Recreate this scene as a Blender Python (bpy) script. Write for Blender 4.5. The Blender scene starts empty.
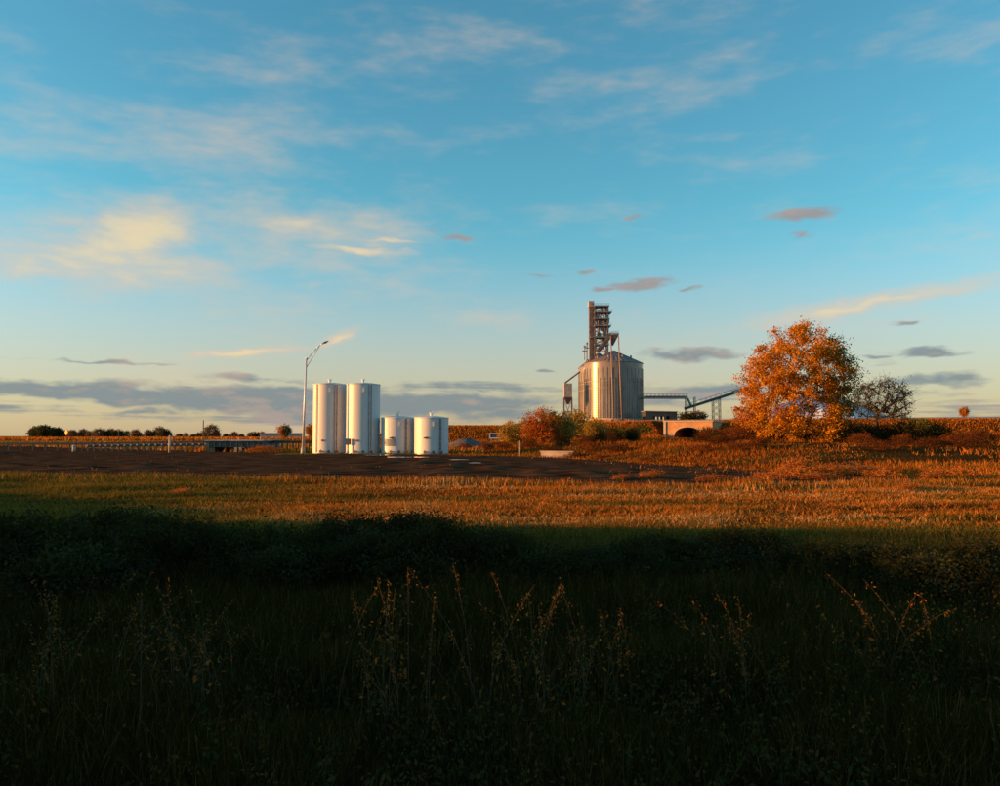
import bpy, math, random
import numpy as np
from mathutils import Vector, Matrix

R = math.radians
scene = bpy.context.scene
COL = scene.collection

# ------------------------------------------------------------------ camera
CAM_Z, FPX, PITCH = 2.0, 800.0, math.atan(43.0/800.0)
cam_d = bpy.data.cameras.new('camera'); cam = bpy.data.objects.new('camera', cam_d)
COL.objects.link(cam); scene.camera = cam
cam.location = (0, 0, CAM_Z); cam.rotation_euler = (math.pi/2 + PITCH, 0, 0)
cam_d.sensor_width = 36.0; cam_d.lens = 36.0*FPX/1000.0
cam_d.clip_start = 0.1; cam_d.clip_end = 20000

def W(px, py, Y):
    """a pixel of the photograph and a real distance -> a point of the place"""
    dx, dy = (px-500)/FPX, (393-py)/FPX
    c, s = math.cos(PITCH), math.sin(PITCH)
    d = (dx, c - dy*s, s + dy*c)
    t = Y/d[1]
    return Vector((dx*t, Y, CAM_Z + d[2]*t))

def azel(px, py):
    v = W(px, py, 1.0) - Vector((0, 0, CAM_Z))
    return math.degrees(math.atan2(v.x, v.y)), math.degrees(math.atan2(v.z, math.hypot(v.x, v.y)))

# ------------------------------------------------------------------ exposure
scene.view_settings.view_transform = 'Standard'
scene.view_settings.look = 'None'
scene.view_settings.exposure = 1.05
scene.view_settings.gamma = 1.0
scene.view_settings.use_curve_mapping = False

# ------------------------------------------------------------------ sky
SUN_EL, SUN_AZ = 5.0, 265.5
world = bpy.data.worlds.new('World'); scene.world = world; world.use_nodes = True
nt = world.node_tree; nd = nt.nodes; lk = nt.links
bg = nd['Background']; SKY_S = 0.15
bg.inputs[1].default_value = SKY_S
sky = nd.new('ShaderNodeTexSky'); sky.sky_type = 'NISHITA'; sky.sun_disc = False
sky.sun_elevation = R(SUN_EL); sky.sun_rotation = R(SUN_AZ)
sky.air_density = 1.0; sky.dust_density = 0.6; sky.ozone_density = 1.0

def wm(op, a, b=None, c=None):
    n = nd.new('ShaderNodeMath'); n.operation = op
    for i, v in enumerate((a, b, c)):
        if v is None: continue
        if isinstance(v, (int, float)): n.inputs[i].default_value = v
        else: lk.new(v, n.inputs[i])
    return n.outputs[0]
def wmix(f, a, b, blend='MIX'):
    n = nd.new('ShaderNodeMix'); n.data_type = 'RGBA'; n.blend_type = blend
    for k, v in ((0, f), (6, a), (7, b)):
        if isinstance(v, (int, float)): n.inputs[k].default_value = v
        elif isinstance(v, tuple): n.inputs[k].default_value = (*v, 1)
        else: lk.new(v, n.inputs[k])
    return n.outputs[2]
def wsmooth(x, lo, hi):
    n = nd.new('ShaderNodeMapRange'); n.interpolation_type = 'SMOOTHSTEP'
    lk.new(x, n.inputs[0]); n.inputs[1].default_value = lo; n.inputs[2].default_value = hi
    return n.outputs[0]
tc = nd.new('ShaderNodeTexCoord'); sx = nd.new('ShaderNodeSeparateXYZ'); lk.new(tc.outputs['Generated'], sx.inputs[0])
AZ = wm('DEGREES', wm('ARCTAN2', sx.outputs[0], sx.outputs[1]))
EL = wm('DEGREES', wm('ARCSINE', sx.outputs[2]))
cv = nd.new('ShaderNodeCombineXYZ'); lk.new(AZ, cv.inputs[0]); lk.new(EL, cv.inputs[1])
def wnoise(sx_, sy_, detail, off=0.0, dist=0.0, rough=.55):
    m = nd.new('ShaderNodeMapping'); lk.new(cv.outputs[0], m.inputs[0])
    m.inputs[1].default_value = (off, off*1.7, off*.3); m.inputs[3].default_value = (sx_, sy_, 1)
    n = nd.new('ShaderNodeTexNoise'); n.noise_dimensions = '2D'; lk.new(m.outputs[0], n.inputs['Vector'])
    n.inputs['Scale'].default_value = 1; n.inputs['Detail'].default_value = detail
    n.inputs['Roughness'].default_value = rough; n.inputs['Distortion'].default_value = dist
    return n
warp = wnoise(.35, .8, 2, 3.1)
wv = nd.new('ShaderNodeVectorMath'); wv.operation = 'MULTIPLY_ADD'
lk.new(warp.outputs['Color'], wv.inputs[0]); wv.inputs[1].default_value = (3.4, .9, 0)
sub = nd.new('ShaderNodeVectorMath'); sub.operation = 'SUBTRACT'; lk.new(cv.outputs[0], sub.inputs[0]); sub.inputs[1].default_value = (1.7, .45, 0)
lk.new(sub.outputs[0], wv.inputs[2])
ROT = {}
def rotated(t):
    if t not in ROT:
        if t == 0: ROT[t] = wv.outputs[0]
        else:
            n = nd.new('ShaderNodeVectorRotate'); n.rotation_type = 'Z_AXIS'; lk.new(wv.outputs[0], n.inputs[0]); n.inputs['Angle'].default_value = R(-t); ROT[t] = n.outputs[0]
    return ROT[t]
def cloud(acc, px, py, rx, ry, dens, tilt=0):
    """one soft ellipse of cloud at a direction of the sky"""
    tilt = min((-3, 0, 7, 22), key=lambda q: abs(q-tilt)); a, e = azel(px, py); c_, s_ = math.cos(R(tilt)), math.sin(R(tilt))
    a, e = a*c_+e*s_, -a*s_+e*c_
    k = FPX/57.3/1.5; kx, ky = k/rx, k/ry
    m = nd.new('ShaderNodeVectorMath'); m.operation = 'MULTIPLY_ADD'; lk.new(rotated(tilt), m.inputs[0])
    m.inputs[1].default_value = (kx, ky, 0); m.inputs[2].default_value = (-a*kx, -e*ky, 0)
    l = nd.new('ShaderNodeVectorMath'); l.operation = 'LENGTH'; lk.new(m.outputs[0], l.inputs[0])
    f = wm('MULTIPLY_ADD', l.outputs['Value'], -dens*1.08, dens*1.08)
    return f if acc is None else wm('MAXIMUM', acc, f)
n_soft = wnoise(.10, .34, 3, 1.3, .0).outputs['Fac']
n_fine = wnoise(.45, 1.5, 5, 7.7, .0, .6).outputs['Fac']
n_all = wm('ADD', wm('MULTIPLY', n_soft, .55), wm('MULTIPLY', n_fine, .45))
# cream wisps high up, lit by the sun
b = None
for c in ((138, 240, 72, 38, 1.0, 22), (100, 256, 120, 24, .85, 0), (40, 268, 70, 12, .7, 0), (70, 264, 95, 16, .85, -3), (215, 232, 170, 36, .52, -3), (275, 222, 140, 26, .68, -3),
          (352, 249, 60, 5, .8, -3), (385, 239, 36, 3, .7, -3), (190, 262, 100, 32, .42, 0), (80, 225, 80, 18, .5, 0), (285, 238, 130, 26, .32, 0),
          (242, 353, 50, 4.5, .9, 7), (338, 337, 26, 7, .9, 22), (885, 300, 105, 9, .85, 8), (820, 316, 60, 5, .5, 6),
                    (310, 285, 10, 5, .35, 0), (490, 322, 60, 9, .3, 3), (150, 140, 190, 30, .40, 6), (640, 110, 190, 14, .22, 4), (380, 60, 180, 18, .25, 5)):
    b = cloud(b, *c)
gen_b = wm('MULTIPLY', wsmooth(wnoise(.035, .16, 4, 11.0, .0).outputs['Fac'], .56, .8), .26)
n_b = wm('ADD', wm('MULTIPLY', n_soft, .72), wm('MULTIPLY', n_fine, .28))
def shape_b(v): return wsmooth(wm('ADD', wm('MAXIMUM', v, 0.0), wm('MULTIPLY', wm('SUBTRACT', n_b, .5), 1.35)), -.06, 1.08)
def shape_d(v): return wsmooth(wm('ADD', wm('MAXIMUM', v, 0.0), wm('MULTIPLY', wm('SUBTRACT', n_all, .5), 1.35)), .24, .74)
B = shape_b(wm('MAXIMUM', b, gen_b))
# grey-violet low cloud
d = None
for c in ((110, 395, 150, 11, 1.1, -2), (270, 400, 170, 14, 1.15, -1), (420, 404, 160, 14, 1.1, 0), (150, 413, 60, 6, .72, 0), (300, 416, 60, 9, .7, 0),
          (500, 414, 90, 10, .8, 0), (580, 420, 60, 9, .65, 0), (90, 361, 90, 2.5, .62, -1), (250, 378, 60, 5, .6, -2), (190, 386, 20, 3, .7, 0), (300, 382, 40, 6, .55, 0), (480, 390, 60, 3, .55, 0),
          (465, 238, 17, 4, .62, -8), (440, 232, 9, 3, .45, 0), (577, 273, 14, 4, .7, 0), (538, 277, 24, 3.5, .62, -3), (628, 217, 9, 3, .5, 0),
          (640, 285, 34, 7, .85, 8), (606, 291, 15, 4, .75, 0), (686, 288, 11, 3, .75, 0), (665, 280, 14, 5, .6, 20),
          (690, 355, 52, 6, .85, 0), (660, 354, 22, 3, .6, 0), (720, 391, 75, 8, .8, 0), (660, 400, 60, 8, .65, 0), (545, 370, 15, 3.5, .72, 0),
          (930, 353, 33, 5, .95, 3), (870, 357, 28, 2.5, .7, 0), (935, 380, 55, 8, .85, 2), (900, 395, 60, 6, .55, 0), (905, 323, 13, 2.2, .7, 0),
          (806, 216, 36, 6, .85, 0), (800, 234, 18, 6, .55, 60), (790, 420, 140, 5, .5, 0)):
    d = cloud(d, *c)
low = wm('MULTIPLY', wsmooth(EL, 7.5, 2.5), wsmooth(EL, -1.0, .8))
gen_d = wm('MULTIPLY', wsmooth(wnoise(.03, .55, 4, 21.0, .0).outputs['Fac'], .48, .72), wm('MULTIPLY', low, .75))
D = shape_d(wm('MAXIMUM', d, gen_d))
# clear air: physical sky, tinted to the cyan cast of the picture
tint = wmix(wsmooth(EL, 17.0, 3.0), (.355, .885, 1.07), (.655, .83, 1.15))
base = wmix(1.0, sky.outputs[0], tint, 'MULTIPLY')
K = 1.0/SKY_S
warm = tuple(K*v for v in (.275, .21, .155)); peach = tuple(K*v for v in (.36, .275, .205)); cream = tuple(K*v for v in (.43, .345, .195))
greyc = tuple(K*v for v in (.092, .120, .138)); pinkc = tuple(K*v for v in (.215, .160, .140))
base = wmix(wm('MULTIPLY', wsmooth(EL, 14.0, 0.0), .62), base, warm)
dcol = wmix(wm('MULTIPLY', wsmooth(n_all, .50, .66), .7), greyc, pinkc)
dcol = wmix(wm('MULTIPLY', wsmooth(EL, 4.5, 10.0), .6), dcol, pinkc)
def compose(B_, D_):
    return wmix(wm('MULTIPLY', D_, .85), wmix(wm('MULTIPLY', B_, .88), base, wmix(wm('MULTIPLY', wsmooth(B_, .45, 1.05), .8), peach, cream)), dcol)
lk.new(compose(B, D), bg.inputs[0])
bg2 = nd.new('ShaderNodeBackground'); bg2.inputs[1].default_value = SKY_S
lk.new(compose(shape_b(gen_b), shape_d(gen_d)), bg2.inputs[0])
inside = wm('MULTIPLY', wm('LESS_THAN', wm('ABSOLUTE', AZ), 40.0), wm('MULTIPLY', wm('LESS_THAN', EL, 33.0), wm('GREATER_THAN', EL, -.5)))
mixs = nd.new('ShaderNodeMixShader'); lk.new(inside, mixs.inputs[0]); lk.new(bg2.outputs[0], mixs.inputs[1]); lk.new(bg.outputs[0], mixs.inputs[2])
lk.new(mixs.outputs[0], nd['World Output'].inputs[0])

# ------------------------------------------------------------------ sun
sun_d = bpy.data.lights.new('sun', 'SUN'); sun = bpy.data.objects.new('sun', sun_d); COL.objects.link(sun)
sun_d.energy = 5.0; sun_d.angle = R(.5); sun_d.color = (1.0, .41, .10)
sdir = Vector((math.sin(R(SUN_AZ))*math.cos(R(SUN_EL)), math.cos(R(SUN_AZ))*math.cos(R(SUN_EL)), math.sin(R(SUN_EL))))
sun.rotation_euler = sdir.to_track_quat('Z', 'Y').to_euler()

rng = np.random.default_rng(7); random.seed(7)

# ------------------------------------------------------------------ materials
def mat(name, col, rough=.7, metal=0.0, var=0.0, scale=4.0, bump=0.0, stretch=(1, 1, 1), col2=None, spec=.3, lo=.35, hi=.65):
    m = bpy.data.materials.new(name); m.use_nodes = True
    n = m.node_tree.nodes; l = m.node_tree.links; p = n['Principled BSDF']
    p.inputs['Base Color'].default_value = (*col, 1); p.inputs['Roughness'].default_value = rough
    p.inputs['Metallic'].default_value = metal; p.inputs['Specular IOR Level'].default_value = spec
    if var or col2 or bump:
        g = n.new('ShaderNodeNewGeometry'); mp = n.new('ShaderNodeMapping'); l.new(g.outputs['Position'], mp.inputs[0]); mp.inputs[3].default_value = stretch
        t = n.new('ShaderNodeTexNoise'); l.new(mp.outputs[0], t.inputs['Vector']); t.inputs['Scale'].default_value = scale; t.inputs['Detail'].default_value = 6
        r = n.new('ShaderNodeValToRGB'); l.new(t.outputs['Fac'], r.inputs[0])
        c2 = col2 or tuple(v*(1-var) for v in col); c1 = col if col2 else tuple(min(1, v*(1+var)) for v in col)
        r.color_ramp.elements[0].position = lo; r.color_ramp.elements[1].position = hi
        r.color_ramp.elements[0].color = (*c2, 1); r.color_ramp.elements[1].color = (*c1, 1)
        l.new(r.outputs[0], p.inputs['Base Color'])
        if bump:
            b_ = n.new('ShaderNodeBump'); b_.inputs['Strength'].default_value = 1; b_.inputs['Distance'].default_value = bump
            l.new(t.outputs['Fac'], b_.inputs['Height']); l.new(b_.outputs[0], p.inputs['Normal'])
    return m

def leaf_mat(name, trans=.35):
    m = bpy.data.materials.new(name); m.use_nodes = True
    n = m.node_tree.nodes; l = m.node_tree.links; n.remove(n['Principled BSDF'])
    a = n.new('ShaderNodeAttribute'); a.attribute_name = 'Col'
    d_ = n.new('ShaderNodeBsdfDiffuse'); t = n.new('ShaderNodeBsdfTranslucent'); mx = n.new('ShaderNodeMixShader')
    l.new(a.outputs['Color'], d_.inputs[0]); l.new(a.outputs['Color'], t.inputs[0]); mx.inputs[0].default_value = trans
    l.new(d_.outputs[0], mx.inputs[1]); l.new(t.outputs[0], mx.inputs[2]); l.new(mx.outputs[0], n['Material Output'].inputs[0])
    return m

M = {}
M['bark_dark'] = mat('dark_stem', (.028, .022, .014), .9, var=.3, scale=8)
M['portal'] = mat('portal_concrete', (.50, .26, .12), .9, var=.15, scale=.8, bump=.03)
M['column'] = mat('brown_column', (.30, .20, .14), .6, .1, var=.15, scale=1)
M['leaf'] = leaf_mat('leaf'); M['grass'] = leaf_mat('grass', .25)
M['bark'] = mat('bark', (.10, .07, .05), .9, var=.4, scale=6, bump=.03)
M['bark_grey'] = mat('bark_grey', (.05, .038, .028), .9, var=.4, scale=6, bump=.03)
M['tank'] = mat('tank_paint', (.60, .595, .59), .45, scale=2.2, stretch=(1, 1, .06), spec=.5, col2=(.55, .54, .525), lo=.30, hi=.55)
M['tank_roof'] = mat('tank_roof', (.58, .58, .57), .5, var=.08, scale=2)
M['pipe_dark'] = mat('pipe_dark', (.16, .11, .10), .6, var=.2, scale=3)
M['steel'] = mat('steel_grey', (.28, .27, .26), .5, .5, var=.25, scale=2)
M['galv'] = mat('galvanised_sheet', (.23, .20, .185), .26, .15, var=.16, scale=.5, stretch=(1, 1, .25))
M['galv_roof'] = mat('galvanised_roof', (.27, .215, .20), .55, .25, var=.15, scale=.5)
M['galv_pole'] = mat('galvanised_pole', (.62, .60, .57), .5, .35, var=.1, scale=2)
M['lum'] = mat('luminaire_housing', (.07, .07, .07), .5, .3)
M['conc'] = mat('concrete', (.42, .33, .26), .9, var=.2, scale=1.2, bump=.02)
M['conc_pale'] = mat('concrete_pale', (.44, .36, .28), .9, var=.15, scale=2, bump=.01)
M['brown_steel'] = mat('weathered_steel', (.20, .14, .12), .6, .4, var=.3, scale=.6)
M['teal_steel'] = mat('teal_painted_steel', (.055, .085, .085), .55, .1, var=.3, scale=1.5)
M['rail'] = mat('guardrail_steel', (.05, .06, .062), .55, .5, var=.2, scale=2)
M['post'] = mat('pale_post', (.46, .36, .27), .8, var=.12, scale=4)
M['wood'] = mat('weathered_wood', (.11, .085, .07), .9, var=.3, scale=4, stretch=(4, 4, .6))
M['dark_shed'] = mat('dark_shed_sheet', (.055, .06, .065), .6, .2, var=.25, scale=.6, stretch=(1, 1, .1))
M['tarp'] = mat('white_tarp', (.74, .74, .75), .55, var=.08, scale=.25, bump=.15)
M['white'] = mat('white_paint', (.75, .73, .70), .6, var=.08, scale=3)
M['sign_yellow'] = mat('yellow_sign', (.72, .27, .01), .45, var=.05, scale=3)
M['grey_blue_part'] = mat('grey_blue_surface', (.15, .19, .23), .5, var=.12, scale=3)
M['rust'] = mat('rust_paint', (.30, .10, .05), .8, var=.3, scale=5)
M['soil'] = mat('bare_soil', (.110, .052, .026), .95, scale=1.1, stretch=(.42, 1, 1), col2=(.030, .015, .009), bump=.16, lo=.36, hi=.60, spec=0)
M['gravel'] = mat('grey_gravel', (.13, .10, .085), .95, var=.3, scale=3, bump=.06)
M['straw'] = mat('straw', (.05, .03, .012), .9, var=.3, scale=8)
M['earth'] = mat('turned_earth', (.10, .06, .04), .95, var=.4, scale=2, bump=.1)

def water_mat():
    m = mat('puddle_water', (.30, .26, .22), .08, spec=.7); return m
M['puddle'] = water_mat()

# ------------------------------------------------------------------ helpers for objects
def tag(o, label=None, cat=None, group=None, kind=None):
    if label: o['label'] = label
    if cat: o['category'] = cat
    if group: o['group'] = group
    if kind: o['kind'] = kind
    return o
def thing(name, label, cat, loc=(0, 0, 0), group=None):
    o = bpy.data.objects.new(name, None); COL.objects.link(o); o.location = loc; o.empty_display_size = .3
    return tag(o, label, cat, group)
def root_of(o):
    while o.parent: o = o.parent
    return o
def link(name, me, material, parent=None, kind=None, smooth=False):
    o = bpy.data.objects.new(name, me); COL.objects.link(o)
    if material and not me.materials: me.materials.append(material)
    if parent: o.parent = parent
    if kind: o['kind'] = kind
    if smooth: me.polygons.foreach_set('use_smooth', [len(p.vertices) <= 4 for p in me.polygons])
    return o
class MB:
    def __init__(s): s.v, s.f = [], []
    def add(s, vs, fs):
        o = len(s.v); s.v += [tuple(v) for v in vs]; s.f += [tuple(i+o for i in f) for f in fs]; return s
    def box(s, a, b):
        x0, y0, z0 = a; x1, y1, z1 = b
        return s.add([(x0,y0,z0),(x1,y0,z0),(x1,y1,z0),(x0,y1,z0),(x0,y0,z1),(x1,y0,z1),(x1,y1,z1),(x0,y1,z1)],
                     [(3,2,1,0),(4,5,6,7),(0,1,5,4),(1,2,6,5),(2,3,7,6),(3,0,4,7)])
    def tube(s, a, b, r0, r1=None, n=8):
        a, b = Vector(a), Vector(b); r1 = r0 if r1 is None else r1
        d_ = (b-a).normalized(); u = d_.orthogonal().normalized(); w_ = d_.cross(u)
        vs = []
        for p, r in ((a, r0), (b, r1)):
            for i in range(n):
                t = 2*math.pi*i/n; vs.append(p + (u*math.cos(t) + w_*math.sin(t))*r)
        return s.add(vs, [(i, (i+1) % n, n+(i+1) % n, n+i) for i in range(n)] + [tuple(range(n-1, -1, -1)), tuple(range(n, 2*n))])
    def bar(s, a, b, w_, h):
        """square bar from a to b"""
        a, b = Vector(a), Vector(b); d_ = (b-a).normalized()
        u = d_.cross(Vector((0, 0, 1)))
        if u.length < 1e-4: u = Vector((1, 0, 0))
        u.normalize(); w2 = d_.cross(u); vs = []
        for p in (a, b):
            for sx_, sy_ in ((-1,-1),(1,-1),(1,1),(-1,1)): vs.append(p + u*(w_/2*sx_) + w2*(h/2*sy_))
        return s.add(vs, [(0,1,2,3),(7,6,5,4),(0,4,5,1),(1,5,6,2),(2,6,7,3),(3,7,4,0)])
    def lathe(s, c, prof, n=48, cap=False):
        cx, cy, cz = c; vs = []
        for r, z in prof:
            for i in range(n):
                t = 2*math.pi*i/n; vs.append((cx+r*math.cos(t), cy+r*math.sin(t), cz+z))
        fs = [(j*n+i, j*n+(i+1) % n, (j+1)*n+(i+1) % n, (j+1)*n+i) for j in range(len(prof)-1) for i in range(n)]
        if cap: fs.append(tuple((len(prof)-1)*n+i for i in range(n)))
        return s.add(vs, fs)
    def build(s, name, material, parent=None, kind=None, smooth=False):
        off = Vector(root_of(parent).location) if parent else Vector((0, 0, 0))
        me = bpy.data.meshes.new(name); me.from_pydata([tuple(Vector(v)-off) for v in s.v], [], s.f); me.update()
        return link(name, me, material, parent, kind, smooth)
def np_mesh(name, V, k, C=None):
    """faces of k consecutive vertices, one colour per vertex"""
    n = len(V); nf = n//k; me = bpy.data.meshes.new(name)
    me.vertices.add(n); me.vertices.foreach_set('co', V.astype(np.float32).ravel())
    me.loops.add(n); me.loops.foreach_set('vertex_index', np.arange(n, dtype=np.int32))
    me.polygons.add(nf); me.polygons.foreach_set('loop_start', np.arange(0, n, k, dtype=np.int32))
    me.polygons.foreach_set('loop_total', np.full(nf, k, dtype=np.int32))
    me.update(calc_edges=True)
    if C is not None:
        a = me.color_attributes.new('Col', 'FLOAT_COLOR', 'POINT')
        a.data.foreach_set('color', np.hstack([C, np.ones((n, 1))]).astype(np.float32).ravel())
    return me
def vnoise(x, y, s, seed=0):
    """smooth value noise, 0..1"""
    x = np.asarray(x, float)/s + seed*17.3; y = np.asarray(y, float)/s + seed*9.1
    xi, yi = np.floor(x), np.floor(y); fx, fy = x-xi, y-yi; fx = fx*fx*(3-2*fx); fy = fy*fy*(3-2*fy)
    def h(a, b_):
        v = np.sin(a*127.1 + b_*311.7 + seed*74.7)*43758.5453; return v-np.floor(v)
    return (h(xi, yi)*(1-fx) + h(xi+1, yi)*fx)*(1-fy) + (h(xi, yi+1)*(1-fx) + h(xi+1, yi+1)*fx)*fy
def sstep(x, a, b): t = np.clip((np.asarray(x, float)-a)/(b-a), 0, 1); return t*t*(3-2*t)
def pick(C, n, jit=.25):
    """n colours drawn from a list with brightness jitter"""
    C = np.array(C); c = C[rng.integers(0, len(C), n)]; return c*(1+jit*rng.uniform(-1, 1, (n, 1)))

# ------------------------------------------------------------------ terrain
FAR_X = np.array([-90., -38., -21., -8., -4., 4.2, 8., 12.4, 15.8, 19.])
FAR_Y = np.array([150., 101., 92., 87., 81., 73., 65., 52., 43., 38.])
NEAR_X = np.array([-60., -22.6, -9., 0., 9., 16., 30.])
NEAR_Y = np.array([46., 39., 35.6, 33.3, 30.5, 33., 36.])
PX0, PX1, PY0 = W(664, 430, 226).x, W(712, 430, 226).x, 226.0          # the underpass block
def height(x, y):
    x = np.asarray(x, float); y = np.asarray(y, float)
    z = .05*(vnoise(x, y, 3.0, 1)-.5)*sstep(y, 0, 5)*(1-sstep(y, 28, 31)) + .25*(vnoise(x, y, 60, 2)-.5)*sstep(y, 150, 300)
    # unseen bank added left of the frame, shaped to throw shade over the foreground
    Hh = 4.75 - 1.45*sstep(y, 12.0, 15.5) - 1.3*sstep(y, 16, 34) - 2.0*sstep(y, 34, 44) + .55*(vnoise(x*.15, y, 1.3, 3)-.5)*sstep(y, 10, 14)*(1-sstep(y, 38, 44))
    z = z + Hh*sstep(-x, 34, 45)*(1-sstep(-x, 75, 95))
    # ground rising beyond the bare lot on the right
    yf = np.interp(x, FAR_X, FAR_Y)
    rise = sstep(y-yf, 1.0, 30)*sstep(x, -4, 12)
    z = z + rise*(1.25 + .5*(vnoise(x, y, 9, 4)-.5))
    # embankment with the road behind it
    E = np.interp(x, [-75, -45, -16, 4, 12, 24, 46, 90, 150, 260, 420], [0, 1.2, 4.8, 4.8, 3.6, 5.4, 6.3, 6.6, 7.0, 7.0, 2.0])
    front = sstep(y, 222, 246)
    back = np.where(x > 14, 1.0, 1-sstep(y, 262, 300)*(1-sstep(x, 4, 14)))
    far = 1-sstep(y, 620, 900)
    e = np.maximum(E-z, 0)*front*back*far
    notch = (x > PX0+1.2) & (x < PX1-1.2) & (y < 243)
    e = np.where(notch, 0, e)
    z = z + e + 1.6*sstep(y, 260, 380)*sstep(x, 14, 40)*far
    return z
def hz(x, y): return float(height(np.array([x]), np.array([y]))[0])

rows = [-90., -60., -40., -25., -15., -8., -4., 0.]
while rows[-1] < 9000:
    y = rows[-1]; st = max(.7, .017*y)
    if 214 < y < 252: st = 1.6
    rows.append(y+st)
rows = np.array(rows); NC = 330
u = np.linspace(-1, 1, NC); uu = u*1.0
gx = uu[None, :]*(84+.80*np.abs(rows))[:, None]
gx[:, 0] -= 400 + 1.5*np.abs(rows); gx[:, -1] += 400 + 1.5*np.abs(rows)
gy = np.repeat(rows[:, None], NC, 1); gz = height(gx, gy)
me = bpy.data.meshes.new('ground')
V = np.stack([gx, gy, gz], -1).reshape(-1, 3); nr = len(rows)
idx = np.arange(nr*NC).reshape(nr, NC)
Q = np.stack([idx[:-1, :-1], idx[:-1, 1:], idx[1:, 1:], idx[1:, :-1]], -1).reshape(-1, 4)
me.vertices.add(len(V)); me.vertices.foreach_set('co', V.astype(np.float32).ravel())
me.loops.add(Q.size); me.loops.foreach_set('vertex_index', Q.astype(np.int32).ravel())
me.polygons.add(len(Q)); me.polygons.foreach_set('loop_start', np.arange(0, Q.size, 4, dtype=np.int32)); me.polygons.foreach_set('loop_total', np.full(len(Q), 4, dtype=np.int32))
me.update(calc_edges=True); me.polygons.foreach_set('use_smooth', np.ones(len(Q), dtype=bool))
def ground_mat():
    m = bpy.data.materials.new('dry_grass_ground'); m.use_nodes = True
    n = m.node_tree.nodes; l = m.node_tree.links; p = n['Principled BSDF']; p.inputs['Roughness'].default_value = 1; p.inputs['Specular IOR Level'].default_value = 0
    g = n.new('ShaderNodeNewGeometry')
    def nz(sc, st, det=6):
        mp = n.new('ShaderNodeMapping'); l.new(g.outputs['Position'], mp.inputs[0]); mp.inputs[3].default_value = st
        t = n.new('ShaderNodeTexNoise'); l.new(mp.outputs[0], t.inputs['Vector']); t.inputs['Scale'].default_value = sc; t.inputs['Detail'].default_value = det
        return t.outputs['Fac']
    r1 = n.new('ShaderNodeValToRGB'); l.new(nz(.35, (.35, 1, 1)), r1.inputs[0])
    for e, (pos, c) in zip(r1.color_ramp.elements, ((.36, (.030, .022, .008)), (.62, (.12, .048, .011)))): e.position = pos; e.color = (*c, 1)
    r2 = n.new('ShaderNodeValToRGB'); l.new(nz(9, (.5, 1, 1)), r2.inputs[0])
    for e, (pos, c) in zip(r2.color_ramp.elements, ((.3, (.45, .45, .45)), (.7, (1.3, 1.3, 1.3)))): e.position = pos; e.color = (*c, 1)
    mx = n.new('ShaderNodeMix'); mx.data_type = 'RGBA'; mx.blend_type = 'MULTIPLY'; mx.inputs[0].default_value = 1
    l.new(r1.outputs[0], mx.inputs[6]); l.new(r2.outputs[0], mx.inputs[7]); l.new(mx.outputs[2], p.inputs['Base Color'])
    b_ = n.new('ShaderNodeBump'); b_.inputs['Strength'].default_value = 1; b_.inputs['Distance'].default_value = .12
    l.new(nz(4, (1, 1, 1)), b_.inputs['Height']); l.new(b_.outputs[0], p.inputs['Normal'])
    return m
tag(link('ground', me, ground_mat()), kind='structure')

# the bare lot, a sheet just above the ground
NU, NV = 300, 46
lx = np.linspace(-88, 18.5, NU); vs = []
for i, x in enumerate(lx):
    n0 = np.interp(x, NEAR_X, NEAR_Y) + 2.2*(vnoise(x, 0, 2.6, 5)-.5) + 1.0*(vnoise(x, 0, .6, 6)-.5)
    n1 = np.interp(x, FAR_X, FAR_Y) + 3.0*(vnoise(x, 9, 3.0, 7)-.5)
    n1 = max(n1, n0+.3)
    for j in range(NV):
        t = (j/(NV-1))**1.6; y = n0+(n1-n0)*t; vs.append((x, y, hz(x, y)))
vs = np.array(vs); vs[:, 2] += .03 + .20*(vnoise(vs[:, 0], vs[:, 1], 1.3, 8)**2)*sstep(vnoise(vs[:, 0], vs[:, 1], 9, 9), .35, .8)
fs = [(i*NV+j, (i+1)*NV+j, (i+1)*NV+j+1, i*NV+j+1) for i in range(NU-1) for j in range(NV-1)]
me = bpy.data.meshes.new('bare_soil_lot'); me.from_pydata([tuple(v) for v in vs], [], fs); me.update()
tag(link('bare_soil_lot', me, M['soil'], smooth=True), kind='structure')

# ------------------------------------------------------------------ blades and leaves
def blades(name, P, h, w_, C, lean=.35, tipgain=1.15, material=None, parent=None, label=None, cat=None):
    n = len(P); a = rng.uniform(0, 2*math.pi, n); l_ = rng.uniform(0, lean, n)*h; b_ = rng.uniform(0, 2*math.pi, n)
    dx, dy = np.cos(a)*w_/2, np.sin(a)*w_/2
    V = np.empty((n, 3, 3)); V[:, 0] = P; V[:, 1] = P; V[:, 2] = P
    V[:, 0, 0] -= dx; V[:, 0, 1] -= dy; V[:, 1, 0] += dx; V[:, 1, 1] += dy
    V[:, 2, 0] += np.cos(b_)*l_; V[:, 2, 1] += np.sin(b_)*l_; V[:, 2, 2] += h
    C3 = np.repeat(C[:, None, :], 3, 1); C3[:, 2] *= tipgain
    o = link(name, np_mesh(name, V.reshape(-1, 3), 3, C3.reshape(-1, 3)), material or M['grass'], parent)
    return tag(o, label, cat, kind='stuff')
def in_lot(x, y): return (y > np.interp(x, NEAR_X, NEAR_Y)) & (y < np.interp(x, FAR_X, FAR_Y)) & (x < 18.4)
def scatter(n, y0, y1, half=.66, xmin=None, xmax=None):
    """even cover of the strip y0..y1 as wide as the view, denser near"""
    y = y0*(y1/y0)**rng.uniform(0, 1, n); x = rng.uniform(-1, 1, n)*(half*y+1)
    k = np.ones(n, bool)
    if xmin is not None: k &= x > xmin
    if xmax is not None: k &= x < xmax
    return x[k], y[k]
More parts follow.
